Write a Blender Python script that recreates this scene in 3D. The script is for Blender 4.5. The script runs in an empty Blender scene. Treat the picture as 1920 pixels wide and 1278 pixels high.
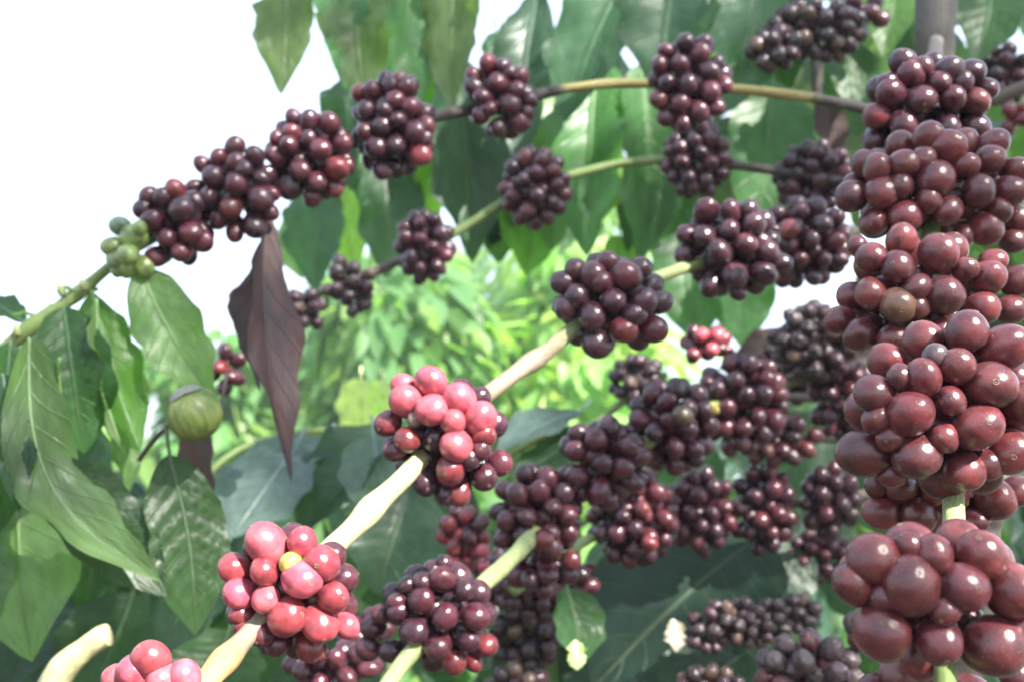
import bpy, math, random
import numpy as np
from mathutils import Vector, Matrix

# ------------------------------------------------------------------ camera, sky, sun, exposure
sc = bpy.context.scene
COL = sc.collection
PITCH = math.radians(8.0)
CAM = Vector((0, 0, 1.35))
RT = Vector((1, 0, 0))
FW = Vector((0, math.cos(PITCH), math.sin(PITCH)))
UP = Vector((0, -math.sin(PITCH), math.cos(PITCH)))
FPX = 2060.0

cam_data = bpy.data.cameras.new('camera')
cam = bpy.data.objects.new('camera', cam_data)
COL.objects.link(cam)
cam.location = CAM
cam.rotation_euler = (math.radians(90) + PITCH, 0, 0)
cam_data.sensor_width = 36
cam_data.lens = FPX / 1920 * 36
cam_data.clip_start = 0.02
cam_data.clip_end = 600
cam_data.dof.use_dof = True
cam_data.dof.focus_distance = 0.37
cam_data.dof.aperture_fstop = 14
cam_data.dof.aperture_blades = 0
sc.camera = cam

SUN = (RT * 0.50 + UP * 0.70 - FW * 0.50).normalized()      # towards the sun
elev = math.asin(SUN.z)
world = bpy.data.worlds.new('World')
sc.world = world
world.use_nodes = True
wn = world.node_tree.nodes
wl = world.node_tree.links
wn.clear()
wout = wn.new('ShaderNodeOutputWorld')
wbg = wn.new('ShaderNodeBackground')
sky = wn.new('ShaderNodeTexSky')
sky.sky_type = 'NISHITA'
sky.sun_disc = False
sky.sun_elevation = elev
sky.sun_rotation = math.atan2(SUN.x, SUN.y)
sky.air_density = 1.0
sky.dust_density = 2.5
sky.ozone_density = 1.0
# thin bright cloud veil over the blue
wmix = wn.new('ShaderNodeMixRGB')
wno = wn.new('ShaderNodeTexNoise')
wno.inputs['Scale'].default_value = 2.2
wno.inputs['Detail'].default_value = 5
wra = wn.new('ShaderNodeMapRange')
wra.inputs['From Min'].default_value = 0.3
wra.inputs['From Max'].default_value = 0.6
wra.inputs['To Min'].default_value = 0.55
wra.inputs['To Max'].default_value = 0.85
wtc = wn.new('ShaderNodeTexCoord')
wmix.inputs[2].default_value = (5.7, 6.8, 8.6, 1)
wl.new(wtc.outputs['Generated'], wno.inputs['Vector'])
wl.new(wno.outputs['Fac'], wra.inputs['Value'])
wl.new(wra.outputs['Result'], wmix.inputs['Fac'])
wl.new(sky.outputs['Color'], wmix.inputs[1])
wl.new(wmix.outputs['Color'], wbg.inputs['Color'])
wbg.inputs['Strength'].default_value = 0.06
wl.new(wbg.outputs['Background'], wout.inputs['Surface'])

sd = bpy.data.lights.new('sun', 'SUN')
sun = bpy.data.objects.new('sun', sd)
COL.objects.link(sun)
sd.energy = 5.0
sd.angle = math.radians(0.5)
sd.color = (1.0, 0.95, 0.87)
sun.rotation_euler = (-SUN).to_track_quat('-Z', 'Y').to_euler()
sun.location = (0, 0, 8)

sc.view_settings.view_transform = 'Standard'
sc.view_settings.look = 'None'
sc.view_settings.gamma = 1
sc.view_settings.use_curve_mapping = False
sc.view_settings.exposure = 2.3
sc.cycles.max_bounces = 8
sc.cycles.transparent_max_bounces = 8

rnd = random.Random(11)


def P(x, y, d):
    """world point at depth d metres, seen at photo pixel x, y"""
    return CAM + FW * d + RT * ((x - 960) / FPX * d) + UP * ((639 - y) / FPX * d)


# ------------------------------------------------------------------ materials
def new_mat(name):
    m = bpy.data.materials.new(name)
    m.use_nodes = True
    n = m.node_tree.nodes
    n.clear()
    return m, n, m.node_tree.links


def N(n, t, **kw):
    o = n.new(t)
    for k, v in kw.items():
        setattr(o, k, v)
    return o


def math_node(n, l, op, a, b=None, c=None):
    o = n.new('ShaderNodeMath')
    o.operation = op
    for i, v in enumerate((a, b, c)):
        if v is None:
            continue
        if isinstance(v, (int, float)):
            o.inputs[i].default_value = v
        else:
            l.new(v, o.inputs[i])
    return o.outputs[0]


def mix_col(n, l, fac, a, b, mode='MIX'):
    o = n.new('ShaderNodeMixRGB')
    o.blend_type = mode
    for i, v in enumerate((fac, a, b)):
        if isinstance(v, (int, float)):
            o.inputs[i].default_value = v
        elif isinstance(v, tuple):
            o.inputs[i].default_value = (*v, 1)
        else:
            l.new(v, o.inputs[i])
    return o.outputs[0]


def cherry_material(name, rough, bloom, speck):
    m, n, l = new_mat(name)
    out = N(n, 'ShaderNodeOutputMaterial')
    p = N(n, 'ShaderNodeBsdfPrincipled')
    oi = N(n, 'ShaderNodeObjectInfo')
    tc = N(n, 'ShaderNodeTexCoord')
    add = N(n, 'ShaderNodeVectorMath', operation='ADD')
    sca = N(n, 'ShaderNodeVectorMath', operation='SCALE')
    comb = N(n, 'ShaderNodeCombineXYZ')
    l.new(oi.outputs['Random'], comb.inputs[0])
    l.new(oi.outputs['Random'], comb.inputs[1])
    l.new(comb.outputs[0], sca.inputs[0])
    sca.inputs['Scale'].default_value = 53
    l.new(tc.outputs['Object'], add.inputs[0])
    l.new(sca.outputs[0], add.inputs[1])
    n1 = N(n, 'ShaderNodeTexNoise')
    n1.inputs['Scale'].default_value = 1.1
    n1.inputs['Detail'].default_value = 4
    l.new(add.outputs[0], n1.inputs['Vector'])
    n2 = N(n, 'ShaderNodeTexNoise')
    n2.inputs['Scale'].default_value = 17
    n2.inputs['Detail'].default_value = 4
    l.new(add.outputs[0], n2.inputs['Vector'])
    # ripening mottle
    dark = mix_col(n, l, 1.0, oi.outputs['Color'], (0.45, 0.4, 0.5), 'MULTIPLY')
    ramp = N(n, 'ShaderNodeMapRange')
    l.new(n1.outputs['Fac'], ramp.inputs['Value'])
    ramp.inputs['From Min'].default_value = 0.35
    ramp.inputs['From Max'].default_value = 0.65
    c = mix_col(n, l, ramp.outputs[0], dark, oi.outputs['Color'])
    # waxy bloom in soft patches
    r2 = N(n, 'ShaderNodeMapRange')
    n3 = N(n, 'ShaderNodeTexNoise')
    n3.inputs['Scale'].default_value = 2.3
    n3.inputs['Detail'].default_value = 6
    n3.inputs['Roughness'].default_value = 0.7
    l.new(add.outputs[0], n3.inputs['Vector'])
    l.new(n3.outputs['Fac'], r2.inputs['Value'])
    r2.inputs['From Min'].default_value = 0.4
    r2.inputs['From Max'].default_value = 0.75
    r2.inputs['To Max'].default_value = bloom
    c = mix_col(n, l, r2.outputs[0], c, (0.30, 0.25, 0.27))
    r3 = N(n, 'ShaderNodeMapRange')
    l.new(n2.outputs['Fac'], r3.inputs['Value'])
    r3.inputs['From Min'].default_value = 0.65
    r3.inputs['From Max'].default_value = 0.72
    r3.inputs['To Max'].default_value = speck
    c = mix_col(n, l, r3.outputs[0], c, (0.35, 0.25, 0.18))
    l.new(c, p.inputs['Base Color'])
    ro = math_node(n, l, 'MULTIPLY_ADD', n3.outputs['Fac'], 0.22, rough - 0.13)
    l.new(ro, p.inputs['Roughness'])
    p.inputs['Specular IOR Level'].default_value = 0.55
    p.inputs['Sheen Weight'].default_value = 0.03
    p.inputs['Sheen Tint'].default_value = (0.8, 0.8, 1.0, 1)
    bmp = N(n, 'ShaderNodeBump')
    bmp.inputs['Strength'].default_value = 0.10
    bmp.inputs['Distance'].default_value = 0.02
    l.new(n3.outputs['Fac'], bmp.inputs['Height'])
    l.new(bmp.outputs[0], p.inputs['Normal'])
    l.new(p.outputs[0], out.inputs['Surface'])
    return m


M_CHERRY = cherry_material('cherry_skin', 0.245, 0.06, 0.45)
M_DRY = cherry_material('dried_cherry_skin', 0.42, 0.12, 0.5)


def simple_mat(name, col, rough, scale=60, var=0.5, bump=0.3):
    m, n, l = new_mat(name)
    out = N(n, 'ShaderNodeOutputMaterial')
    p = N(n, 'ShaderNodeBsdfPrincipled')
    tc = N(n, 'ShaderNodeTexCoord')
    no = N(n, 'ShaderNodeTexNoise')
    no.inputs['Scale'].default_value = scale
    no.inputs['Detail'].default_value = 6
    l.new(tc.outputs['Object'], no.inputs['Vector'])
    c = mix_col(n, l, no.outputs['Fac'], tuple(v * (1 - var) for v in col), tuple(min(1, v * (1 + var)) for v in col))
    l.new(c, p.inputs['Base Color'])
    p.inputs['Roughness'].default_value = rough
    b = N(n, 'ShaderNodeBump')
    b.inputs['Strength'].default_value = bump
    b.inputs['Distance'].default_value = 0.3 / scale
    l.new(no.outputs['Fac'], b.inputs['Height'])
    l.new(b.outputs[0], p.inputs['Normal'])
    l.new(p.outputs[0], out.inputs['Surface'])
    return m


M_CALYX = simple_mat('calyx_scar', (0.13, 0.085, 0.06), 0.8, 3, 0.5)
M_GROUND = simple_mat('soil_and_grass', (0.045, 0.035, 0.022), 0.95, 3, 0.6)
M_LIT_STUB = simple_mat('pale_stub', (0.62, 0.60, 0.40), 0.7, 200, 0.15)  # stub colour whitened as if overexposed by sun


def bark_material():
    m, n, l = new_mat('stem_bark')
    out = N(n, 'ShaderNodeOutputMaterial')
    p = N(n, 'ShaderNodeBsdfPrincipled')
    at = N(n, 'ShaderNodeVertexColor', layer_name='tint')
    uv = N(n, 'ShaderNodeUVMap')
    mp = N(n, 'ShaderNodeMapping')
    mp.inputs['Scale'].default_value = (9, 1.0, 1)
    l.new(uv.outputs[0], mp.inputs['Vector'])
    no = N(n, 'ShaderNodeTexNoise')
    no.inputs['Scale'].default_value = 6
    no.inputs['Detail'].default_value = 7
    no.inputs['Roughness'].default_value = 0.65
    l.new(mp.outputs[0], no.inputs['Vector'])
    tc = N(n, 'ShaderNodeTexCoord')
    n2 = N(n, 'ShaderNodeTexNoise')
    n2.inputs['Scale'].default_value = 130
    n2.inputs['Detail'].default_value = 5
    l.new(tc.outputs['Object'], n2.inputs['Vector'])
    r = N(n, 'ShaderNodeMapRange')
    l.new(no.outputs['Fac'], r.inputs['Value'])
    r.inputs['From Min'].default_value = 0.3
    r.inputs['From Max'].default_value = 0.7
    r.inputs['To Min'].default_value = 0.4
    r.inputs['To Max'].default_value = 1.3
    vm = N(n, 'ShaderNodeVectorMath', operation='SCALE')
    l.new(at.outputs['Color'], vm.inputs[0])
    l.new(r.outputs[0], vm.inputs['Scale'])
    r2 = N(n, 'ShaderNodeMapRange')
    l.new(n2.outputs['Fac'], r2.inputs['Value'])
    r2.inputs['From Min'].default_value = 0.56
    r2.inputs['From Max'].default_value = 0.66
    r2.inputs['To Max'].default_value = 0.45
    c = mix_col(n, l, r2.outputs[0], vm.outputs[0], (0.16, 0.12, 0.08))
    l.new(c, p.inputs['Base Color'])
    p.inputs['Roughness'].default_value = 0.6
    b = N(n, 'ShaderNodeBump')
    b.inputs['Strength'].default_value = 0.5
    b.inputs['Distance'].default_value = 0.001
    l.new(no.outputs['Fac'], b.inputs['Height'])
    l.new(b.outputs[0], p.inputs['Normal'])
    l.new(p.outputs[0], out.inputs['Surface'])
    return m


M_BARK = bark_material()
NV, KV = 9.0, 1.7      # side veins per leaf, how far they slant forward


def leaf_material(name, rough, transl, dead=False):
    m, n, l = new_mat(name)
    out = N(n, 'ShaderNodeOutputMaterial')
    p = N(n, 'ShaderNodeBsdfPrincipled')
    tr = N(n, 'ShaderNodeBsdfTranslucent')
    mx = N(n, 'ShaderNodeMixShader')
    oi = N(n, 'ShaderNodeObjectInfo')
    uv = N(n, 'ShaderNodeUVMap')
    sep = N(n, 'ShaderNodeSeparateXYZ')
    l.new(uv.outputs[0], sep.inputs[0])
    u = sep.outputs[0]
    v = math_node(n, l, 'ABSOLUTE', math_node(n, l, 'MULTIPLY_ADD', sep.outputs[1], 2.0, -1.0))
    ph = math_node(n, l, 'SUBTRACT', math_node(n, l, 'MULTIPLY', u, NV), math_node(n, l, 'MULTIPLY', v, KV))
    fr = math_node(n, l, 'ABSOLUTE', math_node(n, l, 'MULTIPLY_ADD', math_node(n, l, 'FRACT', ph), 2.0, -1.0))
    side = math_node(n, l, 'SUBTRACT', 1.0, math_node(n, l, 'SMOOTHSTEP' if False else 'MULTIPLY', fr, 9.0))
    side = math_node(n, l, 'MAXIMUM', side, 0.0)
    mid = math_node(n, l, 'MAXIMUM', math_node(n, l, 'MULTIPLY_ADD', v, -18.0, 1.0), 0.0)
    vein = math_node(n, l, 'MAXIMUM', math_node(n, l, 'MULTIPLY', side, 0.55), mid)
    tc = N(n, 'ShaderNodeTexCoord')
    no = N(n, 'ShaderNodeTexNoise')
    no.inputs['Scale'].default_value = 7
    no.inputs['Detail'].default_value = 6
    l.new(uv.outputs[0], no.inputs['Vector'])
    vn = N(n, 'ShaderNodeVectorMath', operation='SCALE')
    f = math_node(n, l, 'MULTIPLY_ADD', no.outputs['Fac'], 1.0, 0.5)
    l.new(oi.outputs['Color'], vn.inputs[0])
    l.new(f, vn.inputs['Scale'])
    geo = N(n, 'ShaderNodeNewGeometry')
    base = vn.outputs[0]
    if dead:
        n4 = N(n, 'ShaderNodeTexNoise')
        n4.inputs['Scale'].default_value = 3
        n4.inputs['Detail'].default_value = 8
        n4.inputs['Roughness'].default_value = 0.7
        l.new(uv.outputs[0], n4.inputs['Vector'])
        rr = N(n, 'ShaderNodeMapRange')
        l.new(n4.outputs['Fac'], rr.inputs['Value'])
        rr.inputs['From Min'].default_value = 0.42
        rr.inputs['From Max'].default_value = 0.6
        rr.inputs['To Max'].default_value = 0.5
        base = mix_col(n, l, rr.outputs[0], base, (0.10, 0.032, 0.022))
    pale = mix_col(n, l, 0.35, base, (0.16, 0.20, 0.11) if not dead else (0.13, 0.09, 0.08))
    base2 = mix_col(n, l, geo.outputs['Backfacing'], base, pale)
    c = mix_col(n, l, math_node(n, l, 'MULTIPLY', vein, 0.3), base2, (0.20, 0.27, 0.10) if not dead else (0.12, 0.08, 0.07))
    # specks and spots of age
    n5 = N(n, 'ShaderNodeTexNoise')
    n5.inputs['Scale'].default_value = 26
    n5.inputs['Detail'].default_value = 2
    l.new(uv.outputs[0], n5.inputs['Vector'])
    r5 = N(n, 'ShaderNodeMapRange')
    l.new(n5.outputs['Fac'], r5.inputs['Value'])
    r5.inputs['From Min'].default_value = 0.68
    r5.inputs['From Max'].default_value = 0.74
    r5.inputs['To Max'].default_value = 0.6
    c = mix_col(n, l, r5.outputs[0], c, (0.12, 0.08, 0.035))
    l.new(c, p.inputs['Base Color'])
    rg = math_node(n, l, 'MULTIPLY_ADD', geo.outputs['Backfacing'], 0.2, rough)
    rg = math_node(n, l, 'MULTIPLY_ADD', no.outputs['Fac'], 0.15, rg)
    l.new(rg, p.inputs['Roughness'])
    p.inputs['Specular IOR Level'].default_value = 0.5
    tcol = mix_col(n, l, 1.0, c, (1.9, 2.3, 0.8) if not dead else (1.5, 0.8, 0.5), 'MULTIPLY')
    l.new(tcol, tr.inputs['Color'])
    bh = math_node(n, l, 'ADD', vein, math_node(n, l, 'MULTIPLY', no.outputs['Fac'], 1.2))
    b = N(n, 'ShaderNodeBump')
    b.inputs['Strength'].default_value = 0.6
    b.inputs['Distance'].default_value = 0.0016
    l.new(bh, b.inputs['Height'])
    l.new(b.outputs[0], p.inputs['Normal'])
    mx.inputs[0].default_value = transl
    l.new(p.outputs[0], mx.inputs[1])
    l.new(tr.outputs[0], mx.inputs[2])
    l.new(mx.outputs[0], out.inputs['Surface'])
    return m


M_LEAF = leaf_material('coffee_leaf', 0.32, 0.54)
M_DEAD = leaf_material('withered_leaf', 0.55, 0.10, dead=True)


# ------------------------------------------------------------------ object helpers
def thing(name, label, cat, loc, group=None):
    o = bpy.data.objects.new(name, None)
    o.empty_display_size = 0.02
    COL.objects.link(o)
    o.location = loc
    o['label'] = label
    o['category'] = cat
    if group:
        o['group'] = group
    return o


def part(name, mesh, parent, loc=(0, 0, 0), rot=None, scale=None, color=None, label=None, kind=None):
    o = bpy.data.objects.new(name, mesh)
    COL.objects.link(o)
    o.location = loc
    if rot is not None:
        o.rotation_mode = 'QUATERNION'
        o.rotation_quaternion = rot
    if scale is not None:
        o.scale = scale
    if parent is not None:
        o.parent = parent
    if color is not None:
        o.color = (*color, 1)
    if label:
        o['label'] = label
    if kind:
        o['kind'] = kind
    return o


def mesh_from(name, verts, faces, mat, uvs=None, smooth=True, tint=None):
    me = bpy.data.meshes.new(name)
    me.from_pydata([tuple(v) for v in verts], [], [tuple(f) for f in faces])
    me.materials.append(mat)
    if smooth:
        me.polygons.foreach_set('use_smooth', [True] * len(me.polygons))
    if uvs is not None:
        uvl = me.uv_layers.new(name='UVMap')
        li = np.zeros(len(me.loops), dtype=np.int32)
        me.loops.foreach_get('vertex_index', li)
        uvl.data.foreach_set('uv', np.asarray(uvs, dtype=np.float32)[li].ravel())
    if tint is not None:
        ca = me.color_attributes.new('tint', 'FLOAT_COLOR', 'POINT')
        t = np.ones((len(verts), 4), dtype=np.float32)
        t[:, :3] = tint
        ca.data.foreach_set('color', t.ravel())
    me.update()
    return me


# ------------------------------------------------------------------ cherries
def cherry_mesh(name, seed, seg, ring, mat, lumpy=0.0, elong=1.08):
    r = random.Random(seed)
    ph = [r.uniform(0, 6.28) for _ in range(8)]
    verts, faces = [], []
    sx, sy = r.uniform(0.95, 1.03), r.uniform(0.95, 1.03)
    for i in range(ring + 1):
        th = math.pi * i / ring
        for j in range(seg):
            a = 2 * math.pi * j / seg
            x, y, z = math.sin(th) * math.cos(a), math.sin(th) * math.sin(a), math.cos(th)
            rr = 1 + 0.035 * math.sin(2 * a + ph[0]) * math.sin(th) + 0.02 * math.sin(3 * z + ph[1]) + 0.02 * math.sin(3 * x + ph[2]) * math.sin(3 * y + ph[3])
            if lumpy:
                rr += lumpy * (math.sin(4 * x + ph[2] + 3 * z) * math.sin(5 * y + ph[3]) + 0.6 * math.sin(9 * z + 4 * x + ph[4]) * math.sin(7 * y + ph[5]))
                rr -= lumpy * 0.8
            zz = z * elong * rr
            if i == ring:
                zz += 0.06
            verts.append((x * rr * sx, y * rr * sy, zz))
            if i < ring:
                j2 = (j + 1) % seg
                faces.append((i * seg + j, (i + 1) * seg + j, (i + 1) * seg + j2, i * seg + j2))
    me = mesh_from(name, verts, faces, mat)
    me.validate()
    return me


CH_HI = [cherry_mesh('cherry', s, 36, 24, M_CHERRY, 0, 1.0 + 0.03 * s) for s in range(6)]
CH_LO = [cherry_mesh('cherry', 20 + s, 20, 14, M_CHERRY, 0, 1.0 + 0.06 * s) for s in range(5)]
CH_DRY = [cherry_mesh('cherry', 40 + s, 22, 16, M_DRY, 0.09, 1.1) for s in range(5)]


def calyx_mesh():
    prof = [(0.155, -0.012), (0.145, 0.012), (0.12, 0.028), (0.095, 0.022), (0.08, -0.002), (0.05, -0.006), (0.035, 0.014), (0.0001, 0.02)]
    seg = 14
    verts, faces = [], []
    for i, (r_, z) in enumerate(prof):
        for j in range(seg):
            a = 2 * math.pi * j / seg
            rr = r_ * (1 + 0.08 * math.sin(3 * a + i))
            verts.append((rr * math.cos(a), rr * math.sin(a), z))
            if i < len(prof) - 1:
                j2 = (j + 1) % seg
                faces.append((i * seg + j, i * seg + j2, (i + 1) * seg + j2, (i + 1) * seg + j))
    return mesh_from('calyx', verts, faces, M_CALYX)


CALYX = calyx_mesh()

MAROON = (0.066, 0.0085, 0.016)
PURPLE = (0.038, 0.0070, 0.015)
BROWNRED = (0.115, 0.020, 0.020)
RED = (0.150, 0.019, 0.022)
SUNLIT_PINK = (0.45, 0.080, 0.100)  # ripe red lightened to pink, sun overexposure put into the colour
GREEN = (0.20, 0.30, 0.07)
YELLOW = (0.55, 0.42, 0.08)
DRYCOL = (0.034, 0.017, 0.018)
GREYCOL = (0.070, 0.045, 0.044)


def jitter(c, a=0.25):
    f = 1 + rnd.uniform(-a, a)
    g = 1 + rnd.uniform(-a, a) * 0.3
    return (c[0] * f, c[1] * f * g, c[2] * f / g)


def pick(palette):
    """palette: list of (weight, colour)"""
    t = rnd.uniform(0, sum(w for w, _ in palette))
    for w, c in palette:
        t -= w
        if t <= 0:
            return jitter(c)
    return jitter(palette[-1][1])


PAL = {
    'dark': [(5, PURPLE), (4, MAROON)],
    'maroon': [(3, PURPLE), (6, MAROON), (0.6, BROWNRED)],
    'near': [(6, BROWNRED), (3, (0.09, .017, .02)), (0.8, (0.14, 0.026, 0.026))],
    'red': [(5, (0.17, 0.020, 0.025)), (3, MAROON)],
    'bright': [(4, SUNLIT_PINK), (2, (0.30, 0.04, 0.05))],
    'mixed': [(4, SUNLIT_PINK), (3, MAROON)],
    'dry': [(5, DRYCOL), (3, PURPLE), (1, (0.09, 0.05, 0.03))],
    'grey': [(5, GREYCOL), (1, BROWNRED)],
    'green': [(4, GREEN), (2, (0.16, 0.26, 0.08))],
    'rust': [(4, MAROON), (2, (0.10, 0.026, 0.02)), (2, PURPLE)],
}


def put_cherry(root, c0, pos, rad, out, color, meshes, calyx):
    q = out.to_track_quat('Z', 'Y')
    q = q @ Matrix.Rotation(rnd.uniform(0, 6.28), 3, 'Z').to_quaternion()
    me = rnd.choice(meshes)
    s = (rad * rnd.uniform(0.94, 1.02), rad * rnd.uniform(0.94, 1.02), rad)
    o = part('cherry', me, root, pos - c0, q, s, color)
    if calyx:
        top = max(v.co.z for v in me.vertices)
        part('calyx', CALYX, o, (0, 0, top - 0.012), None, (0.85, 0.85, 1.1))
    return o


def shell(C, ell, rad, existing, tries, space, inner=False, back_only=False, depth_keep=None):
    pts = []
    ax = (RT, UP, FW)
    for _ in range(tries):
        v = Vector((rnd.gauss(0, 1), rnd.gauss(0, 1), rnd.gauss(0, 1))).normalized()
        if back_only and v.z < -0.1 and not inner:
            continue
        r_ = rad * rnd.uniform(0.86, 1.08)
        p = C + sum((ax[i] * (v[i] * max(0.001, ell[i] - r_ * (0.95 if not inner else 2.4))) for i in range(3)), Vector())
        ok = True
        for (q, qr) in existing:
            if (q - p).length < (qr + r_) * space:
                ok = False
                break
        if ok:
            existing.append((p, r_))
            pts.append((p, r_, v))
    return pts


def cluster(label, cx, cy, rx, ry, cpx, pal='dark', D=0.0148, manual=None, extra=(), dry=False, hi=False, calyx=False,
            group='coffee cherry clusters', d=None, rz=None, name='cherry_cluster', fill=True, special=None, space=0.86):
    d = d or FPX * D / cpx
    C = P(cx, cy, d)
    root = thing(name, label, 'fruit cluster', C, group)
    r_ = cpx / 2 * d / FPX
    meshes = CH_DRY if dry else (CH_HI if hi else CH_LO)
    existing = []
    ex, ey = rx * d / FPX, ry * d / FPX
    ez = rz or min(ex, ey) * 0.95
    outc = C + FW * ez * 0.4
    if manual:
        for mm in manual:
            x, y, s = mm[:3]
            e = ((x - cx) / rx) ** 2 + ((y - cy) / ry) ** 2
            off = mm[4] if len(mm) > 4 else 0
            zz = max(0.0, ez - r_) * math.sqrt(max(0, 1 - min(1, e))) - off * r_
            dd = d - zz
            pos = P(x, y, dd)
            rr = s / 2 * dd / FPX * 1.03
            col = jitter(mm[3], 0.12) if len(mm) > 3 and mm[3] else pick(PAL[pal])
            o_ = (pos - outc).normalized()
            o_ = (o_ + Vector((rnd.uniform(-.7, .7), rnd.uniform(-.6, .6), rnd.uniform(-.6, .6)))).normalized()
            put_cherry(root, C, pos, rr * 0.99, o_, col, meshes, calyx)
            existing.append((pos, rr))
    if fill:
        ells = [(C, (ex, ey, ez))]
        for (x2, y2, rx2, ry2) in extra:
            ells.append((P(x2, y2, d), (rx2 * d / FPX, ry2 * d / FPX, min(rx2, ry2) * d / FPX)))
        for (c2, e2) in ells:
            n0 = shell(c2, e2, r_, existing, 1500, space, back_only=bool(manual))
            n1 = shell(c2, e2, r_, existing, 500, space * 0.94, inner=True)
            for p_, rr, v in n0 + n1:
                o_ = (p_ - c2).normalized() if (p_ - c2).length > 1e-5 else Vector((0, 0, 1))
                o_ = (o_ + Vector((rnd.uniform(-.4, .4), rnd.uniform(-.4, .4), rnd.uniform(-.4, .4)))).normalized()
                col = pick(PAL[pal])
                if manual and dry is False:
                    col = jitter(PAL[pal][0][1] if pal != 'bright' else MAROON)
                put_cherry(root, C, p_, rr, o_, col, meshes, calyx and hi and v.z < 0.2)
    if special:
        for (x, y, s, col) in special:
            pos = P(x, y, d - ez * 0.95)
            put_cherry(root, C, pos, s / 2 * d / FPX, (CAM - pos).normalized(), col, meshes, False)
    return root


# ------------------------------------------------------------------ stems
BROWN = (0.09, 0.07, 0.05)
DARKB = (0.035, 0.028, 0.024)
YEL = (0.27, 0.23, 0.07)
GRN = (0.17, 0.24, 0.07)
PALEG = (0.30, 0.36, 0.15)
TAN = (0.22, 0.175, 0.12)
GREYB = (0.085, 0.072, 0.060)
LIT_CREAM = (0.40, 0.38, 0.20)  # stem colour whitened where sunlit, the light is in the tint
LIT_ORANGE = (0.55, 0.30, 0.10)  # warm sunlight put into the bark tint


def tube_mesh(name, pts, seg=14, sub=8, lump=0.06, nodes=(), mat=None):
    """pts: (Vector, radius, colour)"""
    n = len(pts)
    P_, R_, C_ = [], [], []
    for i in range(n - 1):
        p0 = pts[max(0, i - 1)][0]; p1 = pts[i][0]; p2 = pts[i + 1][0]; p3 = pts[min(n - 1, i + 2)][0]
        for k in range(sub):
            t = k / sub
            P_.append(0.5 * ((2 * p1) + (p2 - p0) * t + (2 * p0 - 5 * p1 + 4 * p2 - p3) * t * t + (3 * p1 - p0 - 3 * p2 + p3) * t ** 3))
            R_.append(pts[i][1] * (1 - t) + pts[i + 1][1] * t)
            C_.append(tuple(a * (1 - t) + b * t for a, b in zip(pts[i][2], pts[i + 1][2])))
    P_.append(pts[-1][0]); R_.append(pts[-1][1]); C_.append(pts[-1][2])
    verts, faces, uvs, tint = [], [], [], []
    prev = None
    L = 0
    for i, p in enumerate(P_):
        t = (P_[min(i + 1, len(P_) - 1)] - P_[max(i - 1, 0)]).normalized()
        if prev is None:
            a = t.orthogonal().normalized()
        else:
            a = (prev - t * prev.dot(t)).normalized()
        prev = a
        b = t.cross(a)
        if i:
            L += (p - P_[i - 1]).length
        near = max((math.exp(-((p - q).length / (R_[i] * 2.2)) ** 2) for q in nodes), default=0)
        for j in range(seg):
            an = 2 * math.pi * j / seg
            rr = R_[i] * (1 + lump * math.sin(an * 2 + L * 90) + lump * math.sin(L * 160 + an * 3) + 0.35 * near)
            verts.append(p + a * (rr * math.cos(an)) + b * (rr * math.sin(an)))
            uvs.append((j / seg, L * 30))
            tint.append(C_[i])
            if i < len(P_) - 1:
                j2 = (j + 1) % seg
                faces.append((i * seg + j, i * seg + j2, (i + 1) * seg + j2, (i + 1) * seg + j))
    k = len(verts)
    faces.append(tuple(reversed(range(seg))))
    faces.append(tuple(range(k - seg, k)))
    return mesh_from(name, verts, faces, mat or M_BARK, uvs, True, tint)


def stem_part(parent, pts, name='stem', nodes=(), lump=0.06, label=None, seg=14, sub=8):
    """pts (px, py, depth, half width px, colour)"""
    base = Vector(parent.location)
    pp = [(P(x, y, d) - base, hw * d / FPX, c) for (x, y, d, hw, c) in pts]
    nn = [P(x, y, d) - base for (x, y, d) in nodes]
    return part(name, tube_mesh(name, pp, nodes=nn, lump=lump, seg=seg, sub=sub), parent, label=label)


# ------------------------------------------------------------------ leaves
def leaf_profile(u):
    f = (max(0.0, 4 * u * (1 - u))) ** 0.62
    f *= 1 + 0.18 * math.sin(math.pi * u) * (0.5 - u)
    if u > 0.72:
        f *= 1 - 0.55 * ((u - 0.72) / 0.28)
    return f


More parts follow.
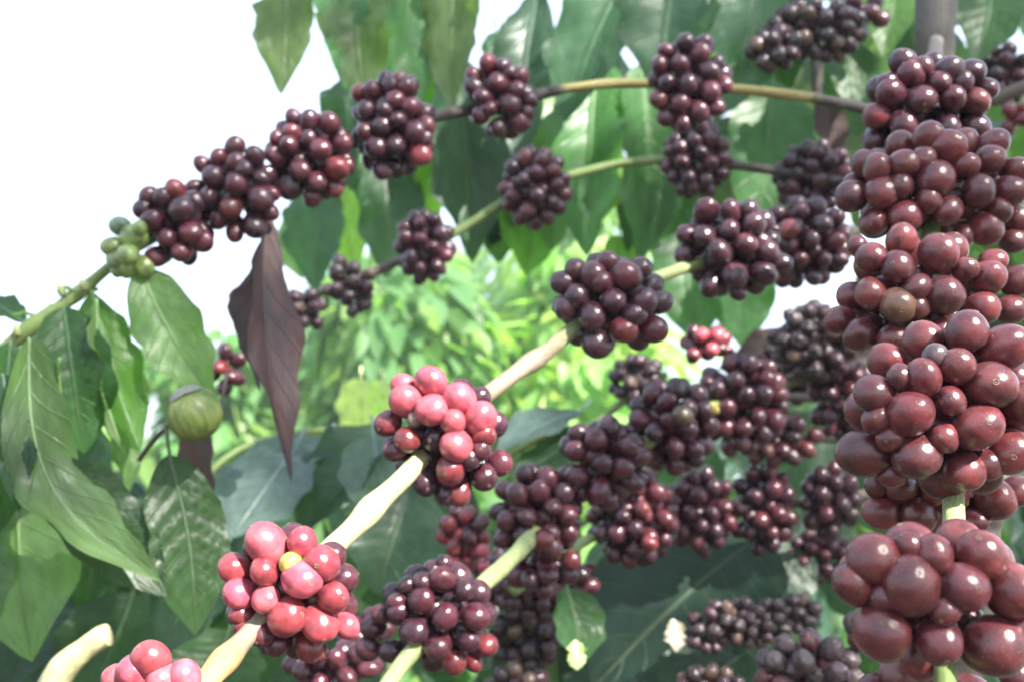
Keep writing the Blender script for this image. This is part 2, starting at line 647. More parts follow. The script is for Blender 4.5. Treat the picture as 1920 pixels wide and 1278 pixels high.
def leaf_grid(b, t, w, n, sag=0.05, fold=0.18, corr=0.016, wave=0.03, curl=0.0, twist=0.0, seed=0, nu=26, nv=12, ragged=0.0, bend=0.0):
    r = random.Random(seed)
    ph = [r.uniform(0, 6.28) for _ in range(6)]
    L = (t - b).length
    a = (t - b) / L
    n = (n - a * n.dot(a)).normalized()
    s0 = a.cross(n)
    verts, faces, uvs = [], [], []
    side = r.uniform(-0.03, 0.03)
    for i in range(nu + 1):
        u = i / nu
        ang = twist * (u - 0.3)
        s = s0 * math.cos(ang) + n * math.sin(ang)
        nn = n * math.cos(ang) - s0 * math.sin(ang)
        cen = b + a * (L * u) + n * (L * (sag * math.sin(math.pi * u) + curl * (u - 1) * u * u * 2)) + s0 * (L * (side + bend) * math.sin(math.pi * u))
        f = leaf_profile(u)
        h = w / 2 * f
        for j in range(nv + 1):
            v = 2 * j / nv - 1
            av = abs(v)
            hh = h * (1 + 0.05 * math.sin(23 * u + ph[0] + (2 if v > 0 else 0)) * av)
            if ragged and av > 0.9:
                hh *= 1 - ragged * max(0, math.sin(31 * u + ph[5] + 3 * (v > 0))) * f
            z = fold * av * hh
            z += corr * L * math.cos(2 * math.pi * (NV * u - KV * av)) * min(1, av * 3) * f * (1 - 0.3 * av)
            z += wave * L * av * av * math.sin(9 * u + ph[1 if v > 0 else 2]) * f
            z += wave * 0.5 * L * av * av * math.sin(21 * u + ph[3 if v > 0 else 4]) * f
            verts.append(cen + s * (v * hh) + nn * z)
            uvs.append((u, j / nv))
    for i in range(nu):
        for j in range(nv):
            k = i * (nv + 1) + j
            faces.append((k, k + 1, k + nv + 2, k + nv + 1))
    return verts, faces, uvs


# greens (base colours)
G_SKYTINT = (0.12, 0.175, 0.17)  # leaf green with the sky's bluish reflection painted in
G_DEEP = (0.028, 0.066, 0.038)
G_MID = (0.035, 0.092, 0.030)
G_BRITE = (0.065, 0.150, 0.030)
G_PALE = (0.11, 0.19, 0.075)
G_LIME = (0.13, 0.23, 0.045)
G_OLIVE = (0.060, 0.095, 0.032)


def big_leaf(parent, bx, by, bd, tx, ty, td, wpx, col=G_MID, face=(0, 0, -1), mat=None, label=None, name='leaf', stalk=True, **kw):
    """leaf from base pixel to tip pixel; face = direction (right, up, forward) its upper side points to"""
    base = Vector(parent.location)
    b, t = P(bx, by, bd) - base, P(tx, ty, td) - base
    w = wpx * (bd + td) / 2 / FPX
    n = RT * face[0] + UP * face[1] + FW * face[2]
    kw.setdefault('seed', rnd.randrange(10 ** 6))
    v, f, uv = leaf_grid(b, t, w, n, **kw)
    o = part(name, mesh_from(name, v, f, mat or M_LEAF, uv), parent, color=col, label=label)
    L = (t - b).length
    nn = (n - (t - b) / L * n.dot((t - b) / L)).normalized()
    # raised midrib running down the blade
    nu = kw.get('nu', 26)
    nv = kw.get('nv', 12)
    cen = [v[i * (nv + 1) + nv // 2] for i in range(nu + 1)]
    pts = [(c - nn * 0.0004, 0.0011 * (1 - 0.75 * i / nu), tuple(min(1, q * 1.7 + 0.03) for q in col) if mat is None else (0.10, 0.08, 0.07)) for i, c in enumerate(cen[:-1])]
    if stalk:
        a = (b - t).normalized()
        pts = [(b + a * 0.012 + UP * 0.006, 0.0014, pts[0][2])] + pts
    part('midrib', tube_mesh('midrib', pts[::2], seg=6, sub=2, lump=0.0), o)
    return o


LEAF_T = []
for k in range(8):
    r = random.Random(100 + k)
    v, f, uv = leaf_grid(Vector((0, 0, 0)), Vector((1, 0, 0)), r.uniform(0.36, 0.46), Vector((0, 0, 1)), sag=r.uniform(0.02, 0.13),
                         fold=r.uniform(0.05, 0.4), corr=r.uniform(0.006, 0.014), wave=r.uniform(0.01, 0.05), curl=r.uniform(-0.05, 0.12),
                         twist=r.uniform(-0.5, 0.5), seed=k, nu=22, nv=10)
    LEAF_T.append(mesh_from('leaf', v, f, M_LEAF, uv))


def rot_from(axis, normal):
    x = axis.normalized()
    z = (normal - x * normal.dot(x)).normalized()
    y = z.cross(x)
    return Matrix((x, y, z)).transposed().to_quaternion()


def put_leaf(parent, pos, axis, normal, L, col):
    return part('leaf', rnd.choice(LEAF_T), parent, pos - Vector(parent.location), rot_from(axis, normal), (L, L * rnd.uniform(0.9, 1.15), L), col)


def inside(poly, x, y):
    c = False
    j = len(poly) - 1
    for i in range(len(poly)):
        xi, yi = poly[i]; xj, yj = poly[j]
        if (yi > y) != (yj > y) and x < (xj - xi) * (y - yi) / (yj - yi) + xi:
            c = not c
        j = i
    return c


def to_px(p):
    q = p - CAM
    d = q.dot(FW)
    return 960 + q.dot(RT) / d * FPX, 639 - q.dot(UP) / d * FPX, d


# openings of the foliage through which the sky or the sunlit rows show
GAPS = [
    [(-200, -300), (480, -300), (480, 560), (420, 640), (200, 520), (-200, 560)],     # open sky, left
    [(480, -300), (660, -300), (690, 130), (640, 320), (480, 640), (380, 560)],
    [(1410, 500), (1590, 440), (1590, 580), (1410, 640)],
    [(905, -20), (1045, -20), (1000, 40), (925, 95)],
    [(1150, 20), (1205, 20), (1190, 110), (1140, 100)],
    [(790, 150), (830, 150), (815, 210), (790, 212)],
    [(765, 325), (790, 325), (805, 390), (780, 400)],
    [(1885, 60), (1915, 60), (1912, 150), (1890, 140)],
    [(1515, 190), (1535, 190), (1530, 240), (1510, 235)],
    [(480, 440), (1250, 520), (1240, 690), (1000, 860), (420, 860), (420, 640)],       # view to the sunlit rows
]


def foliage(parent, n, xr, yr, dr, cols, Lr=(0.13, 0.20), gaps=GAPS, down=1.0, keep=None):
    k = 0
    tries = 0
    while k < n and tries < n * 12:
        tries += 1
        x, y, d = rnd.uniform(*xr), rnd.uniform(*yr), rnd.uniform(*dr)
        p = P(x, y, d)
        ax = Vector((rnd.gauss(0, .5), rnd.gauss(0, .5), -down * rnd.uniform(0.5, 1.5))).normalized()
        no = Vector((rnd.gauss(0, .5), rnd.gauss(-0.6, .5), rnd.uniform(0.1, 1.0)))
        L = rnd.uniform(*Lr)
        bad = False
        for s in (0, .25, .5, .75, 1):
            q = to_px(p + ax * L * s)
            hw = 0.16 * L / q[2] * FPX * math.sin(math.pi * min(0.95, max(s, 0.1)))
            for g in gaps:
                if inside(g, q[0], q[1]) or inside(g, q[0] - hw, q[1]) or inside(g, q[0] + hw, q[1]):
                    bad = True
                    break
            if bad or (keep and not keep(*q)):
                bad = True
                break
        if bad:
            continue
        put_leaf(parent, p, ax, no, L, jitter(rnd.choice(cols), 0.3))
        k += 1


def leaf_cloud_mesh(name, centres, axes, normals, lens, simple=True):
    """many small leaves joined (for crowns whose leaves nobody could pick apart)"""
    prof = [(0, 0.0), (0.25, 0.85), (0.6, 0.9), (0.85, 0.4), (1.0, 0.0)]
    V, F, U = [], [], []
    k = 0
    for c, a, n, L in zip(centres, axes, normals, lens):
        a = a.normalized()
        n = (n - a * n.dot(a)).normalized()
        s = a.cross(n)
        idx = []
        for (u, f) in prof:
            cen = c + a * (L * u) - n * (L * 0.25 * u * u)
            hw = 0.21 * L * f
            row = []
            for v in (-1, 0, 1):
                V.append(cen + s * (v * hw) + n * (abs(v) * hw * 0.25))
                U.append((u, (v + 1) / 2))
                row.append(k); k += 1
            idx.append(row)
        for i in range(4):
            for j in range(2):
                F.append((idx[i][j], idx[i][j + 1], idx[i + 1][j + 1], idx[i + 1][j]))
    return mesh_from(name, V, F, M_LEAF, U)


# ================================================================== SETTING
gm = []
gn = 40
verts, faces = [], []
for i in range(gn + 1):
    for j in range(gn + 1):
        x = -300 + 600 * j / gn
        y = -60 + 560 * i / gn
        verts.append((x, y, 0.05 * math.sin(x * .7) * math.cos(y * .5)))
for i in range(gn):
    for j in range(gn):
        k = i * (gn + 1) + j
        faces.append((k, k + 1, k + gn + 2, k + gn + 1))
g = part('ground', mesh_from('ground', verts, faces, M_GROUND), None)
g['kind'] = 'structure'
gv, gf = [], []
for k in range(6000):
    x, y = rnd.uniform(-6, 7), rnd.uniform(1.2, 14)
    h = rnd.uniform(0.05, 0.22)
    a = rnd.uniform(0, 6.28)
    w = rnd.uniform(0.004, 0.012)
    i = len(gv)
    gv += [(x - w * math.cos(a), y - w * math.sin(a), -0.03), (x + w * math.cos(a), y + w * math.sin(a), -0.03), (x + rnd.uniform(-.06, .06), y + rnd.uniform(-.06, .06), h)]
    gf.append((i, i + 1, i + 2))
o = part('grass', mesh_from('grass', gv, gf, M_LEAF, [(0.5, 0.3)] * len(gv)), None, color=G_BRITE, kind='stuff')
o['label'] = 'low grass between the coffee rows'

# ------------------------------------------------------------------ sunlit coffee rows behind
BG = [  # x, y, height, crown radius, colour, label
    (-1.65, 6.2, 2.2, 0.95, G_BRITE, 'low bright green coffee bush, nearest behind the withered leaf'),
    (-0.55, 5.2, 2.35, 0.95, G_BRITE, 'bright coffee bush behind the small withered clusters'),
    (0.35, 5.6, 2.6, 1.0, G_LIME, 'sunlit lime green coffee bush behind the thick diagonal branch'),
    (1.5, 5.2, 1.9, 0.9, G_MID, 'mid green coffee bush behind the centre right clusters'),
    (-3.1, 7.2, 2.0, 1.0, G_LIME, 'pale sunlit coffee bush at the far left below open sky'),
    (-0.9, 8.2, 3.2, 1.15, G_BRITE, 'taller sunlit coffee bush further back, left of centre'),
    (0.5, 8.0, 3.45, 1.1, G_BRITE, 'tall coffee bush in the second row, right of centre'),
    (2.9, 6.6, 2.3, 1.2, G_MID, 'dense coffee bush in the background, far right of the row'),
    (-2.3, 11.0, 2.9, 1.3, G_LIME, 'distant pale coffee bush, left end of the last row'),
    (0.0, 11.5, 3.9, 1.4, G_BRITE, 'distant tall coffee bush in the middle of the last row'),
    (2.4, 11.0, 2.5, 1.3, G_MID, 'distant coffee bush, right end of the last row'),
    (-4.6, 12.0, 2.6, 1.3, G_BRITE, 'small distant coffee bush at the left edge'),
]
for (bx, by, h, cr, col, lab) in BG:
    root = thing('coffee_bush', lab, 'bush', (bx, by, 0), 'sunlit coffee bushes in the background')
    part('trunk', tube_mesh('trunk', [(Vector((0, 0, -0.05)), 0.03, BROWN), (Vector((0.02, 0, h * .4)), 0.024, BROWN), (Vector((-0.02, 0.02, h * .92)), 0.008, GRN)], seg=8, sub=4), root)
    nb = 16
    for b_ in range(nb):
        z0 = h * (0.2 + 0.75 * b_ / nb)
        a = b_ * 2.4
        rl = cr * (1.0 - 0.55 * b_ / nb)
        tip = Vector((math.cos(a) * rl, math.sin(a) * rl, z0 - 0.12))
        part('branch', tube_mesh('branch', [(Vector((0, 0, z0)), 0.008, BROWN), (tip * 0.5 + Vector((0, 0, z0 * .5 + 0.07)), 0.006, GRN), (tip, 0.003, GRN)], seg=6, sub=3), root)
    cs, as_, ns, ls = [], [], [], []
    cnt = 0
    near = by < 9
    for k in range(2000):
        z = h * (0.12 + 0.9 * rnd.random())
        q = z / h
        rr = cr * (1.05 - 0.62 * q) * math.sqrt(rnd.uniform(0.12, 1)) * (0.8 + 0.35 * math.sin(7 * z + bx))
        a = rnd.uniform(0, 6.28)
        p = Vector((rr * math.cos(a), rr * math.sin(a), z))
        ax = Vector((math.cos(a) * .8 + rnd.gauss(0, .35), math.sin(a) * .8 + rnd.gauss(0, .35), rnd.uniform(-1.6, 0.1)))
        no = Vector((math.cos(a) * .5 + rnd.gauss(0, .3), math.sin(a) * .5 + rnd.gauss(0, .3), 1))
        L = rnd.uniform(0.14, 0.25)
        if near and k % 15 == 0 and p.y < 0.2:
            put_leaf(root, p + Vector(root.location), ax, no, L * 1.1, jitter(col, 0.4))
        else:
            cs.append(p); as_.append(ax); ns.append(no); ls.append(L)
    half = len(cs) // 3
    part('foliage', leaf_cloud_mesh('foliage', cs[:half], as_[:half], ns[:half], ls[:half]), root, color=jitter((col[0] * 2.2, col[1] * 1.6, col[2] * 1.8), .15), kind='stuff')
    part('foliage', leaf_cloud_mesh('foliage', cs[half:], as_[half:], ns[half:], ls[half:]), root, color=jitter(tuple(a_ * b_ for a_, b_ in zip(col, (1.6, 1.5, 2.6))), .15), kind='stuff')

# ================================================================== THE PLANT
# trunk of the tree the branches come from
tree = thing('coffee_tree', 'coffee tree with grey brown trunk at the top right and dark foliage', 'tree', P(1750, 300, 0.95))
stem_part(tree, [(1758, -400, 0.98, 38, GREYB), (1755, 0, 0.95, 37, GREYB), (1752, 130, 0.95, 36, GREYB), (1765, 500, 0.97, 38, GREYB),
                 (1790, 1000, 1.0, 40, GREYB), (1800, 1500, 1.02, 42, BROWN)], name='trunk', lump=0.03, seg=20)
stem_part(tree, [(1775, 200, 0.96, 14, BROWN), (1850, 190, 0.95, 12, BROWN), (2000, 130, 0.93, 11, BROWN)], name='branch')
stem_part(tree, [(1532, -60, 1.3, 12, DARKB), (1532, 120, 1.28, 11, DARKB), (1536, 215, 1.28, 9, DARKB)], name='branch')
foliage(tree, 95, (1380, 1980), (-160, 520), (1.25, 2.1), [G_DEEP, G_MID, G_OLIVE, G_BRITE])
foliage(tree, 90, (1000, 1980), (760, 1300), (1.1, 1.9), [G_DEEP, G_DEEP, G_MID], keep=lambda x, y, d: y > 800 or x > 1420)
foliage(tree, 35, (1560, 1980), (480, 900), (1.2, 1.9), [G_DEEP, G_OLIVE])
big_leaf(tree, 1545, 190, 1.2, 1560, 300, 1.2, 70, DRYCOL, (0.2, 0.3, -1), mat=M_DEAD, label='small dark withered leaf')
big_leaf(tree, 1650, 640, 1.15, 1345, 690, 1.18, 120, (0.035, 0.027, 0.022), (0.1, 0.6, -1), mat=M_DEAD, label='large dark brown withered leaf', wave=0.05)
big_leaf(tree, 1560, 40, 1.2, 1600, 210, 1.15, 100, G_MID, (0.2, 0.4, -1))
big_leaf(tree, 1860, -60, 1.1, 1830, 120, 1.05, 120, G_MID, (-0.2, 0.3, -1))
big_leaf(tree, 1690, -60, 1.2, 1655, 110, 1.15, 90, G_BRITE, (-0.2, 0.3, -1))

# overhead branch with the big hanging leaves
over = thing('overhead_branch', 'coffee branch above the picture whose long dark green leaves hang into the top', 'branch', P(1000, -200, 1.3))
stem_part(over, [(480, -160, 1.25, 8, GRN), (800, -150, 1.28, 10, BROWN), (1200, -190, 1.3, 12, BROWN), (1760, -240, 1.0, 14, BROWN)])
HL = [  # base x,y,d, tip x,y,d, width, colour, face
    (538, -90, 1.10, 528, 182, 1.05, 118, G_OLIVE, (-.3, .2, -1), dict(ragged=.12)),
    (590, -80, 1.14, 652, 170, 1.10, 100, G_MID, (.4, .2, -1), dict()),
    (700, -110, 1.15, 690, 215, 1.10, 130, G_OLIVE, (-.1, .2, -1), dict(ragged=.1)),
    (780, -120, 1.18, 765, 250, 1.12, 120, G_MID, (.3, .2, -1), dict()),
    (860, -110, 1.16, 850, 215, 1.10, 120, G_OLIVE, (-.4, .2, -1), dict(ragged=.1)),
    (680, 120, 1.30, 662, 360, 1.26, 105, G_DEEP, (-.5, .5, -1), dict()),
    (860, 110, 1.28, 885, 500, 1.24, 150, G_DEEP, (.2, .6, -1), dict(corr=.006)),
    (790, 160, 1.35, 812, 470, 1.30, 90, G_LIME, (-.2, -.1, -1), dict()),
    (725, 260, 1.30, 722, 520, 1.26, 125, G_DEEP, (.1, .6, -1), dict(corr=.006)),
    (655, 270, 1.38, 672, 545, 1.32, 110, G_LIME, (-.3, 0, -1), dict()),
    (600, 310, 1.30, 592, 540, 1.26, 115, G_DEEP, (-.2, .7, -1), dict(corr=.006)),
    (545, 400, 1.5, 568, 520, 1.45, 60, G_PALE, (-.2, .2, -1), dict()),
    (1010, -20, 1.20, 975, 330, 1.15, 110, G_DEEP, (-.3, .3, -1), dict()),
    (930, 60, 1.3, 960, 190, 1.28, 90, G_DEEP, (0, .3, -1), dict()),
    (1190, -70, 1.18, 1060, 240, 1.14, 170, G_DEEP, (-.3, .4, -1), dict(ragged=.1)),
    (1120, 100, 1.25, 1100, 480, 1.20, 150, G_MID, (-.2, .1, -1), dict()),
    (1040, 160, 1.30, 1030, 480, 1.26, 130, G_BRITE, (.1, .1, -1), dict()),
    (1200, 120, 1.25, 1195, 500, 1.22, 150, G_MID, (.3, .1, -1), dict()),
    (1010, 330, 1.35, 985, 530, 1.3, 130, G_BRITE, (.1, -.1, -1), dict()),
    (930, 330, 1.4, 935, 500, 1.36, 110, G_MID, (.1, -.1, -1), dict()),
    (1290, -120, 1.05, 1240, 190, 1.02, 200, G_DEEP, (-.25, .5, -1), dict(corr=.004)),
    (1420, -130, 1.04, 1370, 200, 1.0, 190, G_DEEP, (.2, .5, -1), dict(corr=.004)),
    (1260, 230, 1.3, 1240, 520, 1.25, 140, G_MID, (.1, .2, -1), dict()),
    (1450, 150, 1.25, 1415, 440, 1.2, 170, G_MID, (.1, .3, -1), dict(corr=.005)),
    (1380, 260, 1.3, 1350, 520, 1.25, 130, G_OLIVE, (.1, .3, -1), dict()),
    (1290, 420, 1.25, 1310, 640, 1.2, 140, G_MID, (-.2, .2, -1), dict(corr=.006)),
    (1370, 470, 1.22, 1392, 665, 1.18, 130, G_MID, (.2, .2, -1), dict(corr=.006)),
    (1160, 440, 1.4, 1130, 640, 1.36, 100, G_BRITE, (.2, 0, -1), dict()),
]
for k in range(22):
    x_ = rnd.uniform(640, 1420)
    y_ = rnd.uniform(-60, 300)
    l_ = rnd.uniform(150, 270)
    if inside(GAPS[3], x_, y_ + l_ * .5) or inside(GAPS[4], x_, y_ + l_ * .5) or y_ + l_ > 520:
        continue
    HL.append((x_, y_, rnd.uniform(1.28, 1.42), x_ + rnd.uniform(-60, 60), y_ + l_, rnd.uniform(1.24, 1.4), rnd.uniform(60, 115), rnd.choice([G_MID, G_OLIVE, G_LIME, G_BRITE, G_DEEP]),
               (rnd.uniform(-.6, .6), rnd.uniform(-.1, .5), -1), dict()))
for (bx, by, bd, tx, ty, td, w, col, fc, kw) in HL:
    kw.setdefault('fold', rnd.uniform(.2, .6))
    kw.setdefault('wave', rnd.uniform(.035, .075))
    kw.setdefault('ragged', rnd.uniform(.03, .12))
    kw.setdefault('bend', rnd.uniform(-.05, .05))
    kw.setdefault('twist', rnd.uniform(-.4, .4))
    big_leaf(over, bx, by, bd, tx, ty + rnd.uniform(-12, 12), td, w, jitter(tuple(c * (1.25 if col is G_DEEP else 1.65) for c in col), 0.25), fc, **kw)
foliage(over, 46, (640, 1450), (-160, 330), (1.35, 1.9), [G_DEEP, G_MID, G_BRITE, G_OLIVE], keep=lambda x, y, d: y < 470)

# ---- upper branch
BEND = 0.13
up = thing('coffee_branch', 'upper arching branch with seven clusters, green leafy tip at the left edge', 'branch', P(960, 180, 0.83), 'fruiting coffee branches')
A_N = [(1295, 155, .84), (940, 185, .82), (740, 235, .77), (585, 295, .735), (440, 350, .72), (330, 420, .71), (150, 550, .70), (60, 610, .69)]
stem_part(up, [(1760, 235, .95, 9, DARKB), (1620, 203, .88, 10, DARKB), (1540, 187, .86, 11, DARKB), (1510, 182, .86, 9.5, YEL), (1380, 167, .85, 9.5, YEL), (1235, 158, .84, 9, YEL), (1150, 157, .84, 9, YEL),
               (1070, 165, .83, 9, YEL), (1045, 170, .83, 10, DARKB), (1000, 180, .83, 11, DARKB), (870, 208, .80, 11, DARKB), (800, 222, .78, 11, DARKB), (740, 240, .785, 10, DARKB), (580, 300, .765, 10, DARKB),
               (440, 365, .755, 9, BROWN), (330, 425, .735, 9, GRN), (225, 485, .715, 9, GRN), (150, 548, .70, 11, GRN), (80, 598, .69, 13, GRN), (0, 660, .69, 13, GRN), (-80, 720, .69, 13, GRN)],
          nodes=A_N, lump=0.05, sub=6)
# leaves of its tip
big_leaf(up, 262, 500, .70, 400, 745, .70, 125, G_PALE, (.5, -.2, -1), stalk=False, corr=.008, fold=.25, wave=.05, ragged=.06, bend=.03)
big_leaf(up, 172, 545, .695, 262, 845, .67, 120, G_BRITE, (.5, .1, -1), stalk=False, fold=-.6, curl=.12, wave=.08, ragged=.08)
big_leaf(up, 180, 560, .66, 232, 850, .655, 70, G_PALE, (-.7, -.3, -.6), stalk=False, fold=.5, wave=.05)
big_leaf(up, 120, 575, .66, 158, 850, .65, 150, G_MID, (.2, .4, -1), stalk=False, corr=.024, wave=.08, fold=.4, twist=.5)
big_leaf(up, 110, 670, .645, 128, 790, .64, 22, G_LIME, (-.7, .1, -.5), stalk=False)
big_leaf(up, 55, 632, .62, 302, 1090, .60, 135, (.085,.145,.06), (.55, .5, -1), stalk=False, sag=-.10, fold=.55, wave=.06, corr=.005, bend=BEND, ragged=.08)
big_leaf(up, 20, 640, .66, -15, 1010, .66, 150, G_MID, (.4, .3, -1), stalk=False, corr=.014, wave=.06, fold=.5)
big_leaf(up, 70, 860, .615, 312, 1118, .615, 150, (.022, .05, .022), (.3, .3, -1), stalk=False, sag=-.05)
big_leaf(up, 40, 820, .70, 60, 1240, .66, 250, G_PALE, (-.1, .5, -1), stalk=False, corr=.008, fold=.25, wave=.05)
big_leaf(up, -60, 900, .70, -10, 1180, .66, 150, G_PALE, (-.1, .5, -1), stalk=False, corr=.004)
big_leaf(up, 45, 605, .70, -40, 560, .72, 60, G_MID, (0, .9, -.5), label=None)
big_leaf(up, 70, 590, .70, 20, 592, .68, 22, G_LIME, (0, .9, -.5))
big_leaf(up, 150, 550, .70, 108, 538, .69, 20, G_LIME, (0, .9, -.5))
big_leaf(up, 215, 700, .72, 238, 930, .70, 60, G_PALE, (.6, .1, -.8), stalk=False, wave=.07, fold=.5)
big_leaf(up, 255, 690, .80, 262, 800, .78, 45, G_LIME, (.2, .1, -.9), stalk=False, wave=.07, fold=.3)
big_leaf(up, 5, 700, .62, 35, 960, .60, 70, G_DEEP, (.6, .1, -.8), stalk=False, wave=.06, fold=.6)
big_leaf(up, 190, 820, .74, 150, 1000, .72, 90, G_MID, (-.5, .4, -.8), stalk=False, wave=.06, fold=.4)
# flat buds at the nodes
for (x, y, d) in ((118, 545, .69), (160, 535, .69), (35, 620, .685)):
    stem_part(up, [(x, y + 10, d, 7, GRN), (x - 4, y - 2, d, 9, PALEG), (x - 9, y - 10, d, 3, PALEG)], name='bud', seg=8, sub=4)

low_left = thing('coffee_branch', 'leafy coffee branch low at the left with ribbed and bluish leaves', 'branch', P(300, 1100, .95), 'fruiting coffee branches')
stem_part(low_left, [(-60, 1400, .9, 10, BROWN), (220, 1150, .95, 8, BROWN), (420, 860, 1.0, 6, GRN), (640, 800, 1.1, 5, GRN)])
big_leaf(low_left, 316, 850, .64, 366, 1190, .63, 150, (.032, .07, .026), (.5, .5, -.9), corr=.03, wave=.03, fold=.1)
big_leaf(low_left, 420, 1040, .84, 300, 1225, .82, 150, G_DEEP, (.1, .9, -.6), corr=.006)
big_leaf(low_left, 610, 820, 1.0, 392, 990, .92, 190, G_SKYTINT, (-.1, 1.0, -.45), corr=.014, fold=.1)
big_leaf(low_left, 560, 830, .98, 430, 1010, .90, 170, G_SKYTINT, (.1, 1.0, -.5), corr=.014, fold=.1)
big_leaf(low_left, 745, 805, .98, 560, 1010, .92, 180, G_DEEP, (-.5, .8, -.8), corr=.012, fold=.5)
big_leaf(low_left, 700, 815, .94, 720, 985, .90, 150, G_SKYTINT, (.2, 1.0, -.5), corr=.012)
big_leaf(low_left, 770, 905, .90, 706, 1115, .86, 190, G_DEEP, (.2, .5, -.9), corr=.006, fold=.3)
big_leaf(low_left, 250, 900, .9, 205, 1010, .86, 80, G_DEEP, (.3, 1, -.3))
big_leaf(low_left, 430, 1180, .95, 380, 1330, .9, 170, G_MID, (.3, .6, -.9))
big_leaf(low_left, 700, 1000, 1.0, 640, 1160, .96, 150, G_MID, (.3, .6, -.9))
big_leaf(low_left, 250, 1110, .9, 160, 1330, .86, 200, G_MID, (.1, .6, -.9))
big_leaf(low_left, 120, 1110, .92, 10, 1300, .86, 160, G_DEEP, (-.3, .8, -.9))
foliage(low_left, 80, (-80, 1000), (860, 1300), (1.0, 1.6), [G_DEEP, G_MID, G_MID, G_DEEP], keep=lambda x, y, d: y > 850)
foliage(low_left, 22, (-80, 240), (700, 1000), (.85, 1.3), [G_DEEP, G_MID], keep=lambda x, y, d: y > 680)
stem_part(low_left, [(92, 1300, .60, 28, LIT_CREAM), (118, 1250, .60, 27, LIT_CREAM), (160, 1215, .60, 20, LIT_CREAM), (188, 1196, .60, 21, LIT_CREAM), (204, 1190, .60, 20, LIT_CREAM)], name='broken_stub', label='broken twig stub in full sun, painted pale')

# ---- second branch
b2 = thing('coffee_branch', 'thin second branch from the top, carrying small clusters that wither toward its left tip', 'branch', P(1000, 350, 1.05), 'fruiting coffee branches')
stem_part(b2, [(1700, 360, 1.0, 8, DARKB), (1450, 320, 1.05, 9, DARKB), (1370, 309, 1.05, 9, DARKB), (1345, 305, 1.05, 8, GRN), (1240, 300, 1.05, 8, GRN), (1150, 309, 1.05, 8, GRN), (1070, 329, 1.04, 8, GRN), (1000, 350, 1.04, 8, GRN),
               (940, 383, 1.04, 9, GRN), (860, 432, 1.03, 9, GRN), (790, 468, 1.02, 9, DARKB), (740, 492, 1.02, 9, BROWN), (680, 520, 1.01, 9, BROWN), (600, 550, 1.0, 7, DARKB), (535, 590, 1.0, 5, DARKB)],
          nodes=[(1305, 300, 1.05), (1003, 352, 1.04), (798, 460, 1.02), (660, 530, 1.01)])

# ---- thick diagonal branch
b3 = thing('coffee_branch', 'thick diagonal branch painted pale where sunlit, carrying the sunlit pink clusters', 'branch', P(900, 740, .56), 'fruiting coffee branches')
stem_part(b3, [(1800, 360, 1.0, 9, BROWN), (1620, 430, .95, 9, BROWN), (1500, 452, .84, 10, GRN), (1410, 465, .73, 11, GRN), (1320, 490, .67, 12.0, PALEG), (1215, 527, .645, 12.0, PALEG), (1145, 570, .62, 13.6, PALEG), (1075, 618, .60, 14.4, PALEG), (1030, 655, .585, 14.4, TAN),
               (980, 690, .57, 15.2, TAN), (905, 745, .555, 15.2, TAN), (830, 815, .535, 16.0, TAN), (800, 845, .525, 16.8, PALEG), (770, 880, .51, 17.6, LIT_CREAM), (700, 950, .49, 19.2, LIT_CREAM), (615, 1035, .46, 20.8, LIT_CREAM),
               (540, 1110, .44, 19.2, TAN), (450, 1205, .42, 19.2, TAN), (400, 1262, .40, 20.8, LIT_ORANGE), (320, 1360, .38, 22.4, TAN)],
          nodes=[(1380, 475, .70), (1145, 570, .62), (1000, 678, .575), (830, 815, .535), (690, 955, .487), (540, 1110, .44), (425, 1235, .41)], lump=0.05, seg=18)

# ---- lower branches among the dark clusters
b4 = thing('coffee_branch', 'green stemmed branch through the dark clusters below the thick diagonal one', 'branch', P(1010, 990, .65), 'fruiting coffee branches')
stem_part(b4, [(1800, 640, 1.0, 12, BROWN), (1540, 700, .96, 10, BROWN), (1390, 745, .87, 10, GRN), (1290, 780, .765, 11, YEL), (1210, 830, .73, 13, PALEG), (1120, 880, .725, 14, GRN), (1030, 970, .71, 15, PALEG), (970, 1035, .64, 16, PALEG),
               (900, 1100, .57, 16, PALEG), (830, 1160, .56, 16, GRN), (770, 1225, .54, 16, PALEG), (700, 1320, .52, 17, PALEG)], nodes=[(1270, 780, .75), (1125, 870, .68), (1010, 980, .62), (830, 1150, .55)])
b5 = thing('coffee_branch', 'thin green branch under the dark clusters at the lower right', 'branch', P(1200, 960, .85), 'fruiting coffee branches')
stem_part(b5, [(1800, 900, 1.05, 10, BROWN), (1560, 935, .98, 10, BROWN), (1430, 945, .95, 9, BROWN), (1310, 945, .93, 9, GRN), (1200, 965, .88, 10, GRN), (1130, 995, .86, 10, PALEG), (1050, 1045, .84, 10, GRN), (960, 1110, .82, 10, GRN)])
b6 = thing('coffee_branch', 'grey brown twigs crossing between the dark clusters left of the near branch', 'branch', P(1500, 780, 1.1), 'fruiting coffee branches')
stem_part(b6, [(1720, 750, 1.1, 9, GREYB), (1540, 746, 1.08, 9, GREYB), (1460, 744, 1.06, 8, GREYB), (1330, 760, 1.04, 7, GRN)])
stem_part(b6, [(1700, 830, 1.08, 7, BROWN), (1600, 826, 1.06, 7, BROWN), (1500, 822, 1.05, 6, BROWN)], name='twig')
b7 = thing('coffee_branch', 'thin green twig reaching left behind the cluster at the picture centre', 'branch', P(1000, 820, 1.0), 'fruiting coffee branches')
stem_part(b7, [(1250, 700, 1.0, 6, GRN), (1180, 745, 1.0, 7, GRN), (1100, 800, 1.0, 7, GRN), (1020, 820, 1.0, 6, YEL), (920, 870, 1.0, 5, GRN)])
big_leaf(b7, 1090, 770, 1.0, 930, 850, .95, 110, G_SKYTINT, (-.2, 1, -.4), corr=.014)
